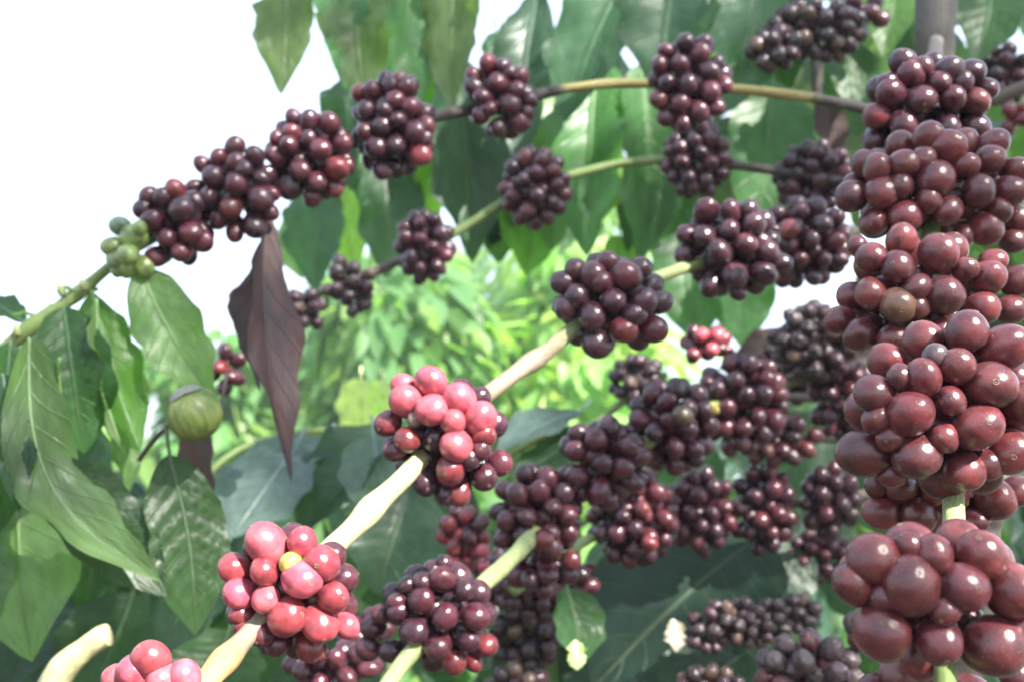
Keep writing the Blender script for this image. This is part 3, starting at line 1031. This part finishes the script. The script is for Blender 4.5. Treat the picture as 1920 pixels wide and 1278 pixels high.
big_leaf(b7, 1120, 810, 1.0, 960, 900, .95, 90, G_DEEP, (-.1, .9, -.5))
big_leaf(b5, 1430, 1000, 1.0, 1110, 1290, .90, 330, (.018, .042, .030), (-.3, .8, -.8), corr=.004, fold=.1)
big_leaf(b5, 1330, 1010, 1.05, 1060, 1120, 1.0, 150, G_DEEP, (-.2, .9, -.6), corr=.005)
big_leaf(b5, 1062, 1100, .78, 1088, 1250, .76, 105, G_MID, (.4, .3, -.9), corr=.006, fold=.4)
big_leaf(b5, 1500, 1000, 1.05, 1400, 1180, 1.0, 150, G_DEEP, (.2, .6, -.8))
big_leaf(b5, 1400, 1220, .9, 1230, 1330, .86, 170, G_DEEP, (.1, .9, -.6))
big_leaf(b5, 1448, 1020, 1.1, 1452, 1110, 1.1, 18, G_LIME, (-.5, .1, -.9))
big_leaf(b5, 1300, 1170, 1.0, 1290, 1330, .95, 110, G_OLIVE, (-.5, .1, -.9))

# bright sun spots, painted as pale leaf scraps
big_leaf(b5, 1262, 1160, .84, 1268, 1222, .83, 46, (.5, .42, .38), (.4, .6, -.8), stalk=False, wave=.12, ragged=.3, label='small sun spot painted as a pale leaf scrap')
big_leaf(b5, 1078, 1200, .75, 1082, 1256, .745, 44, (.42, .5, .25), (.4, .6, -.8), stalk=False, wave=.12, ragged=.3, label='sunlit leaf tip painted pale')
# ---- near branch on the right
nb_ = thing('coffee_branch', 'near branch hanging down the right edge, hidden by the largest cherry clusters', 'branch', P(1760, 600, .42), 'fruiting coffee branches')
stem_part(nb_, [(1755, 80, .80, 14, BROWN), (1745, 190, .60, 15, BROWN), (1750, 350, .53, 16, GRN), (1745, 450, .49, 16, GRN), (1740, 560, .47, 17, GRN), (1775, 750, .40, 18, PALEG), (1785, 880, .38, 19, PALEG),
                (1788, 960, .36, 21, PALEG), (1785, 1020, .34, 22, LIT_CREAM), (1775, 1110, .32, 22, PALEG), (1772, 1290, .29, 22, GRN), (1770, 1400, .28, 24, GRN)], lump=0.04)
stem_part(nb_, [(1880, 820, .46, 17, GREYB), (1868, 950, .45, 18, GREYB), (1855, 1010, .45, 18, GREYB), (1850, 1200, .44, 18, GREYB)], name='side_stem')

# ================================================================== CLUSTERS
BG_, PK = BROWNRED, SUNLIT_PINK
G1 = 'clusters along the upper arching branch'
cluster('dark maroon cluster at the left end of the upper branch, touching the green cherries', 328, 422, 74, 80, 43, 'maroon', group=G1, manual=[
    (280, 369, 40), (269, 393, 40), (307, 371, 42), (329, 358, 42, (0.16, .02, .02)), (344, 393, 58), (287, 415, 46), (359, 437, 50), (313, 446, 38), (294, 481, 42), (340, 472, 42), (379, 453, 42)])
cluster('dark cluster second from the left on the upper branch, above the withered leaf', 445, 352, 76, 88, 42, 'maroon', group=G1, manual=[
    (440, 277, 38), (410, 295, 36), (478, 295, 40), (381, 310, 36), (401, 332, 46), (443, 306, 38), (456, 317, 36), (443, 345, 46), (489, 334, 34), (489, 371, 52), (432, 391, 46), (478, 422, 50),
    (392, 369, 38), (366, 350, 32), (410, 413, 36), (379, 407, 32), (508, 363, 32), (506, 398, 34), (440, 435, 34)])
cluster('dark cluster third from left on the upper branch, red cherry at its lower right', 582, 292, 82, 86, 41, 'maroon', group=G1, manual=[
    (550, 220, 34), (580, 227, 38), (618, 233, 44), (547, 250, 36), (520, 260, 32), (577, 260, 32), (543, 273, 40), (600, 280, 44), (643, 270, 40), (633, 317, 46, RED), (563, 320, 44), (520, 297, 34),
    (593, 340, 38), (517, 347, 34), (547, 350, 44), (587, 370, 38), (627, 353, 36), (650, 313, 34), (513, 287, 32)])
cluster('tall dark cluster fourth from the left on the upper branch, before hanging leaves', 738, 234, 78, 100, 40, 'maroon', group=G1, manual=[
    (699, 170, 38), (731, 161, 36), (764, 166, 38), (740, 188, 38), (769, 201, 42), (688, 207, 40), (723, 207, 36), (747, 225, 34), (716, 236, 38), (705, 275, 48, PURPLE), (676, 176, 38), (742, 273, 40),
    (777, 247, 44), (798, 236, 38), (786, 288, 46, RED), (716, 317, 38), (688, 249, 36), (723, 150, 34), (749, 152, 34), (793, 260, 38)])
cluster('round dark cluster on the dark stretch of the upper branch, a red cherry on top', 940, 185, 66, 78, 38, 'maroon', group=G1, manual=[
    (916, 122, 38, RED), (946, 126, 34), (975, 144, 40), (935, 155, 40), (957, 137, 34), (891, 164, 36), (907, 181, 38), (888, 144, 34), (957, 196, 44), (992, 188, 36), (902, 216, 38), (935, 240, 38),
    (975, 229, 42), (968, 170, 40), (988, 210, 34), (918, 203, 34)])
cluster('long upright dark cluster on the yellow stretch of the upper branch', 1294, 156, 76, 94, 38, 'maroon', group=G1, manual=[
    (1286, 82, 38), (1318, 84, 34), (1314, 100, 38), (1276, 120, 38), (1328, 134, 38), (1250, 96, 34), (1238, 124, 38), (1344, 120, 34), (1290, 158, 42), (1330, 170, 42), (1356, 160, 36), (1252, 154, 34),
    (1236, 186, 38), (1276, 192, 38), (1310, 208, 40), (1340, 200, 34), (1250, 220, 36), (1280, 230, 36), (1314, 236, 34)])
G2 = 'small clusters along the thin second branch'
cluster('dark cluster hanging directly below the long upright one, on the second branch', 1305, 300, 66, 76, 30, 'dark', group=G2, d=1.04)
cluster('round small dark cluster in the middle of the thin second branch', 1003, 353, 69, 78, 31, 'maroon', group=G2, d=1.03)
cluster('small dusky cluster where the second branch slopes down, above the sunlit rows', 797, 461, 58, 72, 30, 'dark', group=G2, d=1.01)
cluster('withered brown cluster second from the tip of the thin branch', 655, 530, 58, 44, 31, 'dry', dry=True, group=G2, d=1.0, extra=[(668, 565, 34, 32), (640, 500, 30, 26)])
cluster('black shrivelled cluster at the left tip of the thin branch', 570, 582, 47, 46, 29, 'dry', dry=True, group=G2, d=.99)
cluster('dark small cluster at the right end of the thin second branch', 1525, 335, 74, 74, 31, 'dark', group=G2, d=1.06, extra=[(1490, 350, 45, 50)])
GB = 'clusters along the thick diagonal branch'
cluster('large dark cluster at the upper right end of the thick diagonal branch', 1375, 468, 100, 92, 45, 'dark', d=.67, group=GB, manual=[
    (1323, 397, 48, MAROON), (1370, 397, 40, MAROON), (1367, 430, 40), (1290, 440, 42, MAROON), (1323, 443, 42), (1413, 423, 48), (1347, 473, 52), (1397, 457, 46), (1437, 470, 42), (1377, 513, 50),
    (1333, 533, 46), (1383, 545, 38), (1430, 513, 52), (1460, 493, 42), (1285, 477, 40), (1405, 395, 40)])
cluster('dark cluster wedged between the diagonal branch and the near right clusters, one reddish cherry', 1505, 455, 95, 88, 38, 'dark', group=GB, special=[(1480, 430, 42, RED)])
cluster('glossy maroon cluster on the diagonal branch just right of the picture centre', 1145, 570, 108, 98, 52, 'maroon', d=.605, group=GB, hi=True, calyx=False, manual=[
    (1080, 507, 46), (1113, 517, 54), (1140, 492, 44), (1173, 517, 62), (1200, 503, 46), (1058, 530, 46, PURPLE), (1083, 555, 48), (1150, 563, 48), (1207, 567, 56), (1238, 567, 46), (1110, 593, 54),
    (1170, 617, 56, RED), (1223, 617, 54), (1120, 642, 60), (1062, 577, 50, PURPLE), (1130, 530, 44), (1190, 590, 50)])
cluster('half pink half maroon cluster on the diagonal branch, sun painted pink on its upper cherries', 835, 818, 118, 118, 56, 'maroon', d=.525, group=GB, hi=True, calyx=True, manual=[
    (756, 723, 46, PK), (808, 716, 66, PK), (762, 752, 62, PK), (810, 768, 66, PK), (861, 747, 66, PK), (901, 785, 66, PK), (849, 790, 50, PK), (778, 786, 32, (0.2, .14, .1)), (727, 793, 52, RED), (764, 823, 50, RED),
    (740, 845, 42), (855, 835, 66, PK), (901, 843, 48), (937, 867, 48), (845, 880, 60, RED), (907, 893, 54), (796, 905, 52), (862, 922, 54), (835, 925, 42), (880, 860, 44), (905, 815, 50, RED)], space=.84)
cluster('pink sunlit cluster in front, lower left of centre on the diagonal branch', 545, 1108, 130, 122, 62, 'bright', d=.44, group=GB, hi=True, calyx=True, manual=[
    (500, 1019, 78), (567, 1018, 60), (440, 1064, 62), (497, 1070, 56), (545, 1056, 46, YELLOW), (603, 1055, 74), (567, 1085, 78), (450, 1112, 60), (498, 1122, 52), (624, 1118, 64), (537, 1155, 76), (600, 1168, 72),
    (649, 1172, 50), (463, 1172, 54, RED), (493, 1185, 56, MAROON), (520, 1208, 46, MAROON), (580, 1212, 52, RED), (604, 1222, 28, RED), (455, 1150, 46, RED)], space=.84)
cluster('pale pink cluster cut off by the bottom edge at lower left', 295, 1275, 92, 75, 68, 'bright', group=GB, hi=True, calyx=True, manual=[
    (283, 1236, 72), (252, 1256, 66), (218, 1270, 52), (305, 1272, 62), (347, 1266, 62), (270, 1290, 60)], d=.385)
# near right
GN = 'large cherry clusters down the near right branch'
cluster('topmost cluster of the near right branch, in front of the grey trunk', 1742, 195, 122, 98, 52, 'maroon', group=GN, hi=True, calyx=True, d=.56, manual=[
    (1693, 118, 50), (1709, 140, 50), (1731, 130, 44), (1779, 135, 56), (1820, 135, 52), (1664, 158, 46), (1670, 175, 54), (1729, 187, 58), (1785, 184, 52), (1829, 190, 52), (1643, 217, 50), (1695, 233, 52),
    (1779, 240, 50), (1831, 238, 50), (1640, 262, 48), (1684, 270, 46), (1760, 155, 46), (1848, 168, 46), (1801, 158, 46), (1739, 258, 46)])
cluster('wide brownish cluster second from the top on the near right branch', 1750, 355, 175, 118, 62, 'near', group=GN, hi=True, calyx=True, d=.50, manual=[
    (1741, 258, 60), (1777, 278, 68), (1853, 300, 60), (1861, 270, 56), (1696, 308, 62), (1646, 316, 58), (1755, 336, 72), (1655, 360, 62), (1597, 368, 62), (1833, 359, 66), (1892, 358, 60), (1730, 300, 54),
    (1776, 395, 58), (1699, 404, 66), (1640, 416, 55), (1848, 428, 68), (1810, 312, 52), (1907, 412, 56), (1898, 450, 52), (1806, 443, 42), (1740, 375, 54), (1905, 320, 54), (1690, 350, 52), (1870, 395, 54)])
cluster('reddish cluster third from the top on the near right branch, one cherry scarred tan', 1735, 560, 165, 128, 66, 'near', group=GN, hi=True, calyx=True, d=.455, manual=[
    (1690, 450, 62), (1608, 462, 42), (1634, 484, 62), (1684, 502, 64), (1759, 476, 76), (1862, 490, 50, RED), (1852, 521, 66), (1907, 526, 60), (1633, 550, 60), (1683, 572, 72, (0.16, .075, .04)), (1770, 554, 78), (1842, 577, 60),
    (1895, 580, 58), (1574, 600, 58), (1613, 627, 62), (1675, 637, 64), (1723, 621, 48), (1762, 622, 52), (1720, 540, 54), (1810, 505, 50), (1720, 575, 50)])
cluster('big red brown cluster fourth from the top on the near right branch, ringed scars showing', 1775, 765, 185, 165, 84, 'near', group=GN, hi=True, calyx=True, d=.37, manual=[
    (1813, 622, 80), (1885, 650, 90), (1753, 668, 50, (0.10, .07, .07)), (1794, 687, 72), (1858, 722, 96), (1914, 752, 80), (1730, 709, 70), (1689, 708, 54), (1640, 737, 76), (1783, 752, 58), (1707, 774, 90), (1646, 786, 62),
    (1832, 800, 92), (1893, 846, 90), (1622, 848, 92), (1719, 854, 92), (1809, 882, 74), (1672, 886, 54), (1770, 820, 60), (1850, 870, 60), (1670, 820, 56)])
cluster('fifth cluster down the near right branch, partly hidden under the big red brown one', 1770, 925, 150, 85, 72, 'near', group=GN, hi=True, calyx=True, d=.405, manual=[
    (1653, 959, 68), (1721, 964, 74), (1866, 936, 80), (1908, 920, 62), (1688, 912, 62), (1647, 908, 52), (1828, 975, 46), (1750, 920, 54)])
cluster('lowest and largest cluster of the near right branch, pale highlights on swollen cherries', 1765, 1125, 200, 150, 98, 'near', group=GN, hi=True, calyx=True, d=.30, manual=[
    (1641, 1047, 98), (1706, 1024, 62), (1750, 1040, 76), (1709, 1098, 108), (1804, 1100, 102), (1842, 1041, 92), (1600, 1094, 80), (1897, 1106, 105), (1653, 1186, 114), (1759, 1198, 88), (1861, 1209, 120),
    (1913, 1180, 84), (1660, 1120, 60), (1770, 1140, 66)])
cluster('cluster cut off by the bottom edge beneath the largest near cherries', 1740, 1300, 150, 75, 88, 'near', group=GN, hi=True, calyx=True, d=.33, manual=[
    (1690, 1270, 88), (1745, 1275, 76), (1907, 1262, 64), (1640, 1290, 60), (1820, 1300, 80)])
# middle dark group
GM = 'dark clusters crowding the lower middle'
cluster('blue black cluster at bottom centre with bright stem passing behind it', 820, 1158, 112, 108, 54, 'dark', group=GM, hi=True, d=.56, manual=[
    (833, 1055, 34), (828, 1085, 52), (793, 1090, 40), (870, 1105, 44), (790, 1125, 50), (835, 1155, 52, MAROON), (892, 1155, 52, MAROON), (745, 1130, 40), (748, 1145, 40), (778, 1180, 56), (820, 1210, 54), (878, 1200, 46),
    (912, 1208, 44, RED), (852, 1240, 48, RED), (888, 1240, 36, RED), (715, 1150, 40), (700, 1175, 42), (690, 1215, 46), (735, 1220, 44), (765, 1095, 36)])
cluster('tall dark cluster with reddish underside, right of the half pink one', 1005, 965, 88, 97, 43, 'maroon', group=GM, d=.70, special=[(1018, 1012, 46, RED)], extra=[(1020, 1060, 70, 60)])
cluster('maroon cluster above and right of the tall reddish one', 1128, 866, 89, 89, 44, 'maroon', group=GM, d=.71)
cluster('dark cluster with one green brown cherry in its middle', 1260, 796, 86, 95, 42, 'dark', group=GM, d=.74, special=[(1280, 778, 40, (0.11, .08, .045)), (1341, 768, 18, YELLOW)])
cluster('small withered cluster before the bright bush, left of the dark mass', 1197, 714, 58, 53, 28, 'dry', dry=True, group=GM, d=1.0)
cluster('small cluster with sunlit cherries painted pale pink, right of centre', 1325, 645, 58, 40, 31, 'red', group=GM, d=.98, special=[(1315, 628, 30, SUNLIT_PINK), (1345, 630, 32, SUNLIT_PINK), (1335, 655, 30, SUNLIT_PINK), (1300, 665, 28, RED)])
cluster('dark cluster right of the one holding the green brown cherry', 1390, 755, 87, 99, 38, 'dark', group=GM, d=.84, extra=[(1420, 710, 60, 50)])
cluster('shrivelled black cluster beside the white sky gap', 1530, 640, 90, 78, 34, 'dry', dry=True, group=GM, d=.92)
cluster('dim cluster tucked left of the big red brown cluster', 1582, 745, 67, 82, 33, 'dark', group=GM, d=.95)
cluster('rust tinted cluster in shade below the crossing twig', 1455, 822, 89, 52, 34, 'rust', group=GM, d=.92)
cluster('dusky cluster at right centre, leftmost of three side by side', 1313, 955, 68, 84, 33, 'dark', group=GM, d=.92)
cluster('dusky cluster at right centre, middle of three side by side', 1430, 952, 64, 89, 33, 'dark', group=GM, d=.93)
cluster('dusky cluster at right centre, rightmost of three side by side', 1556, 938, 58, 77, 34, 'dark', group=GM, d=.93)
cluster('small purple cluster just under the rightmost of the three dusky ones', 1530, 1042, 74, 53, 28, 'dark', group=GM, d=1.05)
cluster('loose maroon cluster right of the tall reddish cluster', 1185, 965, 87, 98, 35, 'maroon', group=GM, d=.86, special=[(1218, 1018, 34, RED)])
cluster('deep shadowed cluster below the thin green stem at bottom centre', 1020, 1095, 103, 71, 36, 'dark', group=GM, d=.86)
cluster('dark blurred cluster near the bottom, left of the folded pale leaf', 985, 1195, 71, 67, 32, 'dry', group=GM, d=.95)
cluster('small red cluster hanging under the half pink one', 870, 1005, 53, 64, 31, 'red', group=GM, d=.80, special=[(906, 1032, 30, SUNLIT_PINK), (908, 1062, 28, SUNLIT_PINK)])
cluster('tiny red cluster against a dark leaf at bottom centre', 738, 1078, 30, 36, 28, 'red', group=GM, d=.95)
cluster('blackish cluster at the bottom edge beneath the pink sunlit one', 628, 1248, 97, 55, 42, 'dark', group=GM, d=.66)
cluster('withered dark cluster at the lower right behind the leaves', 1400, 1165, 115, 48, 28, 'dry', dry=True, group=GM, d=.84, extra=[(1480, 1145, 70, 36), (1330, 1190, 50, 36)])
cluster('greyish dusty blurred cluster at bottom right beside the largest cherries', 1515, 1262, 104, 84, 46, 'grey', dry=True, group=GM, d=.62, extra=[(1595, 1190, 40, 48)])
cluster('far dark cluster deep behind the crossing twigs', 1480, 700, 90, 60, 31, 'dark', group=GM, d=1.12)
cluster('far dark cluster behind the tall reddish one, beside the red hanging cluster', 930, 1085, 56, 60, 32, 'dark', group=GM, d=.95)
cluster('purple cluster at the left foot of the blue black one', 690, 1195, 60, 56, 38, 'dark', group=GM, d=.70)
cluster('dark cluster half out of the frame at the bottom, left of the dusty one', 1330, 1285, 70, 42, 31, 'dry', group=GM, d=.80)
cluster('low dark cluster cut by the bottom edge, right of bottom centre', 965, 1290, 70, 50, 34, 'dry', group=GM, d=.85)
GT = 'shaded clusters among the top right leaves'
cluster('dim blurred cluster hanging at the top, left of the grey trunk', 1530, 58, 98, 62, 33, 'dry', group=GT, d=1.0)
cluster('dim blurred cluster low at the top right, left of the dark vertical twig', 1452, 92, 58, 44, 32, 'dry', group=GT, d=.98)
cluster('dim blurred cluster touching the top edge beside the grey trunk', 1615, 25, 60, 40, 32, 'dark', group=GT, d=1.13)
cluster('shadowy cluster behind the topmost near cluster', 1880, 140, 60, 60, 32, 'dark', group=GT, d=1.15)
cluster('reddish cluster at the right edge beside the topmost near cluster', 1905, 222, 34, 34, 30, 'red', group=GT, d=1.05)
cluster('small red cluster hanging left of the withered leaf', 426, 688, 36, 52, 30, 'red', group='coffee cherry clusters', d=.98)
cluster('cluster of small unripe green cherries at the left tip of the upper branch', 238, 462, 50, 60, 44, 'green', group=G1, d=.70, fill=False, name='green_cherry_cluster', manual=[
    (250, 447, 50), (213, 462, 42), (220, 487, 42), (225, 424, 40, (0.16, .28, .16)), (268, 500, 42), (237, 502, 42), (222, 505, 30), (262, 428, 30, None, -1.5), (240, 478, 44, None, -1.5)])

# big unripe fruit with grey cap
gf_ = thing('green_fruit', 'large striped green fruit with greyish cap, on a thin twig left of the withered leaf', 'fruit', P(365, 775, .62))


def striped_mat():
    m, n, l = new_mat('striped_green_skin')
    out = N(n, 'ShaderNodeOutputMaterial')
    p = N(n, 'ShaderNodeBsdfPrincipled')
    tc = N(n, 'ShaderNodeTexCoord')
    mp = N(n, 'ShaderNodeMapping')
    mp.inputs['Scale'].default_value = (3.2, 3.2, 0.5)
    no = N(n, 'ShaderNodeTexNoise')
    no.inputs['Scale'].default_value = 1.3
    no.inputs['Detail'].default_value = 4
    l.new(tc.outputs['Object'], mp.inputs[0]); l.new(mp.outputs[0], no.inputs['Vector'])
    cr = N(n, 'ShaderNodeValToRGB')
    cr.color_ramp.elements[0].position = 0.4; cr.color_ramp.elements[0].color = (0.065, 0.115, 0.024, 1)
    cr.color_ramp.elements[1].position = 0.62; cr.color_ramp.elements[1].color = (0.17, 0.20, 0.05, 1)
    l.new(no.outputs['Fac'], cr.inputs[0])
    l.new(cr.outputs[0], p.inputs['Base Color'])
    p.inputs['Roughness'].default_value = 0.4
    l.new(p.outputs[0], out.inputs['Surface'])
    return m


q_ = (RT * -0.35 + UP * 0.9 - FW * 0.25).to_track_quat('Z', 'Y')
ms = cherry_mesh('flesh', 77, 36, 24, striped_mat(), 0, 1.08)
fr = part('flesh', ms, gf_, (0, 0, 0), q_, (.0148, .0148, .0148))
cap_v, cap_f = [], []
for i in range(9):
    th = 0.62 * i / 8
    for j in range(24):
        a = 2 * math.pi * j / 24
        wob = 1 + 0.12 * math.sin(3 * a) * i / 8
        cap_v.append((math.sin(th * wob) * math.cos(a) * 1.03, math.sin(th * wob) * math.sin(a) * 1.03, math.cos(th * wob) * 1.13 + 0.02 * (8 - i) / 8))
        if i < 8:
            j2 = (j + 1) % 24
            cap_f.append((i * 24 + j, (i + 1) * 24 + j, (i + 1) * 24 + j2, i * 24 + j2))
M_CAP = simple_mat('grey_cap', (0.17, 0.18, 0.15), 0.6, 8, 0.3)
part('cap', mesh_from('cap', cap_v, cap_f, M_CAP), gf_, (0, 0, 0), q_, (.0148, .0148, .0148))
stem_part(gf_, [(345, 765, .64, 4, GRN), (318, 795, .64, 4, BROWN), (290, 822, .65, 5, BROWN), (262, 860, .67, 5, BROWN)], name='twig')
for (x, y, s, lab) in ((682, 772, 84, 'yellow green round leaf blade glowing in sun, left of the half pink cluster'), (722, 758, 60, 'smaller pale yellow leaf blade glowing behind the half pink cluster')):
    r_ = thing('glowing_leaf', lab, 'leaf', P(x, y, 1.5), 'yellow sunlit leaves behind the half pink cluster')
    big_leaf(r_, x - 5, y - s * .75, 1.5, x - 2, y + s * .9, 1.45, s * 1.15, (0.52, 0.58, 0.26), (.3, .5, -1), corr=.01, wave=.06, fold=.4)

# withered leaves
dl = thing('withered_leaf', 'long withered dark brown leaf hanging from the upper branch', 'leaf', P(490, 430, .70))
big_leaf(dl, 500, 400, .735, 546, 905, .68, 96, (0.040, 0.026, 0.028), (.85, -.1, -.8), mat=M_DEAD, name='blade', fold=.55, wave=.035, corr=.006, sag=.04, nv=14, twist=.1, bend=.085, ragged=.08)
big_leaf(dl, 506, 430, .745, 488, 735, .71, 80, (0.036, 0.028, 0.030), (-.8, .1, -.9), mat=M_DEAD, name='blade', stalk=False, fold=.5, wave=.05, corr=.008, ragged=.1, label='darker curled half of the withered leaf')
dl2 = thing('withered_leaf', 'small curled brown leaf tip behind the green fruit', 'leaf', P(410, 770, .78))
big_leaf(dl2, 418, 745, .78, 368, 978, .76, 82, (0.075, 0.05, 0.048), (-.6, .1, -1), mat=M_DEAD, name='blade', fold=.6, wave=.05, corr=.004, twist=.6)

# ================================================================== CANOPY added unseen behind the camera: shades the clusters, gaps cut for sun
can = thing('added_shade_canopy', 'unseen shade canopy added behind the viewer, gaps shaped to let sun through', 'tree', (3.2, -3.2, 0))
part('trunk', tube_mesh('trunk', [(Vector((0, 0, -.1)), .14, BROWN), (Vector((.1, 0, 2)), .12, BROWN), (Vector((0, .2, 4.2)), .08, BROWN)], seg=12), can)
LIT = [(540, 1060, .42, .050), (590, 1120, .43, .04), (480, 1090, .43, .03), (700, 950, .49, .02), (640, 1010, .46, .02), (760, 880, .51, .016), (290, 1245, .38, .035), (830, 745, .53, .028), (880, 770, .53, .022),
       (400, 1260, .40, .016), (150, 1220, .60, .02), (1335, 640, .96, .015), (908, 1045, .80, .008), (1080, 1228, .75, .007), (680, 770, 1.48, .05), (720, 750, 1.48, .04), (1265, 1190, .835, .008),
       (1785, 1010, .34, .004), (840, 835, .51, .012), (1862, 480, .44, .006), (285, 1070, .605, .004), (950, 710, .565, .008)]
LITP = [(P(x, y, d), r_) for x, y, d, r_ in LIT]
cs, as_, ns, ls = [], [], [], []
LATX = SUN.cross(Vector((0, 0, 1))).normalized()
LATY = SUN.cross(LATX).normalized()
lit2 = [(q.dot(LATX), q.dot(LATY), rq) for q, rq in LITP]
cam_a, cam_b = P(960, 639, .9).dot(LATX), P(960, 639, .9).dot(LATY)
HALF_A, HALF_B, COVER = 1.35, 1.15, 1.25
area = 0.0
base0 = P(960, 639, .9)
while area < COVER * 4 * HALF_A * HALF_B:
    a_, b_ = rnd.uniform(-HALF_A, HALF_A), rnd.uniform(-HALF_B, HALF_B)
    c = base0 + LATX * a_ + LATY * b_ + SUN * rnd.uniform(5.0, 6.6)
    L = rnd.uniform(0.05, 0.08)
    ax = Vector((rnd.gauss(0, 1), rnd.gauss(0, 1), rnd.gauss(0, 1)))
    no = (SUN + Vector((rnd.gauss(0, .4), rnd.gauss(0, .4), rnd.gauss(0, .4)))).normalized()
    ax = (ax - no * ax.dot(no)).normalized()
    area += 0.26 * L * L * 0.9
    m = c + ax * L * 0.5
    mx_, my_ = m.dot(LATX), m.dot(LATY)
    if any((mx_ - a) ** 2 + (my_ - b) ** 2 < (rq + 0.030) ** 2 for a, b, rq in lit2):
        continue
    cs.append(c - Vector(can.location)); as_.append(ax); ns.append(no); ls.append(L)
part('foliage', leaf_cloud_mesh('foliage', cs, as_, ns, ls), can, color=G_MID, kind='stuff')

# ------------------------------------------------------------------ humid air
hz = bpy.data.materials.new('humid_air')
hz.use_nodes = True
hn = hz.node_tree.nodes
hn.clear()
ho = hn.new('ShaderNodeOutputMaterial')
hv = hn.new('ShaderNodeVolumePrincipled')
hv.inputs['Color'].default_value = (0.92, 0.97, 1.0, 1)
hv.inputs['Density'].default_value = 0.009
hv.inputs['Anisotropy'].default_value = 0.2
hz.node_tree.links.new(hv.outputs[0], ho.inputs['Volume'])
X, Y0, Y1, Z0, Z1 = 310, -70, 510, -1.2, 7.5
hverts = [(-X, Y0, Z0), (X, Y0, Z0), (X, Y1, Z0), (-X, Y1, Z0), (-X, Y0, Z1), (X, Y0, Z1), (X, Y1, Z1), (-X, Y1, Z1)]
hf = [(0, 3, 2, 1), (4, 5, 6, 7), (0, 1, 5, 4), (1, 2, 6, 5), (2, 3, 7, 6), (3, 0, 4, 7)]
part('haze', mesh_from('haze', hverts, hf, hz, smooth=False), None, kind='stuff')
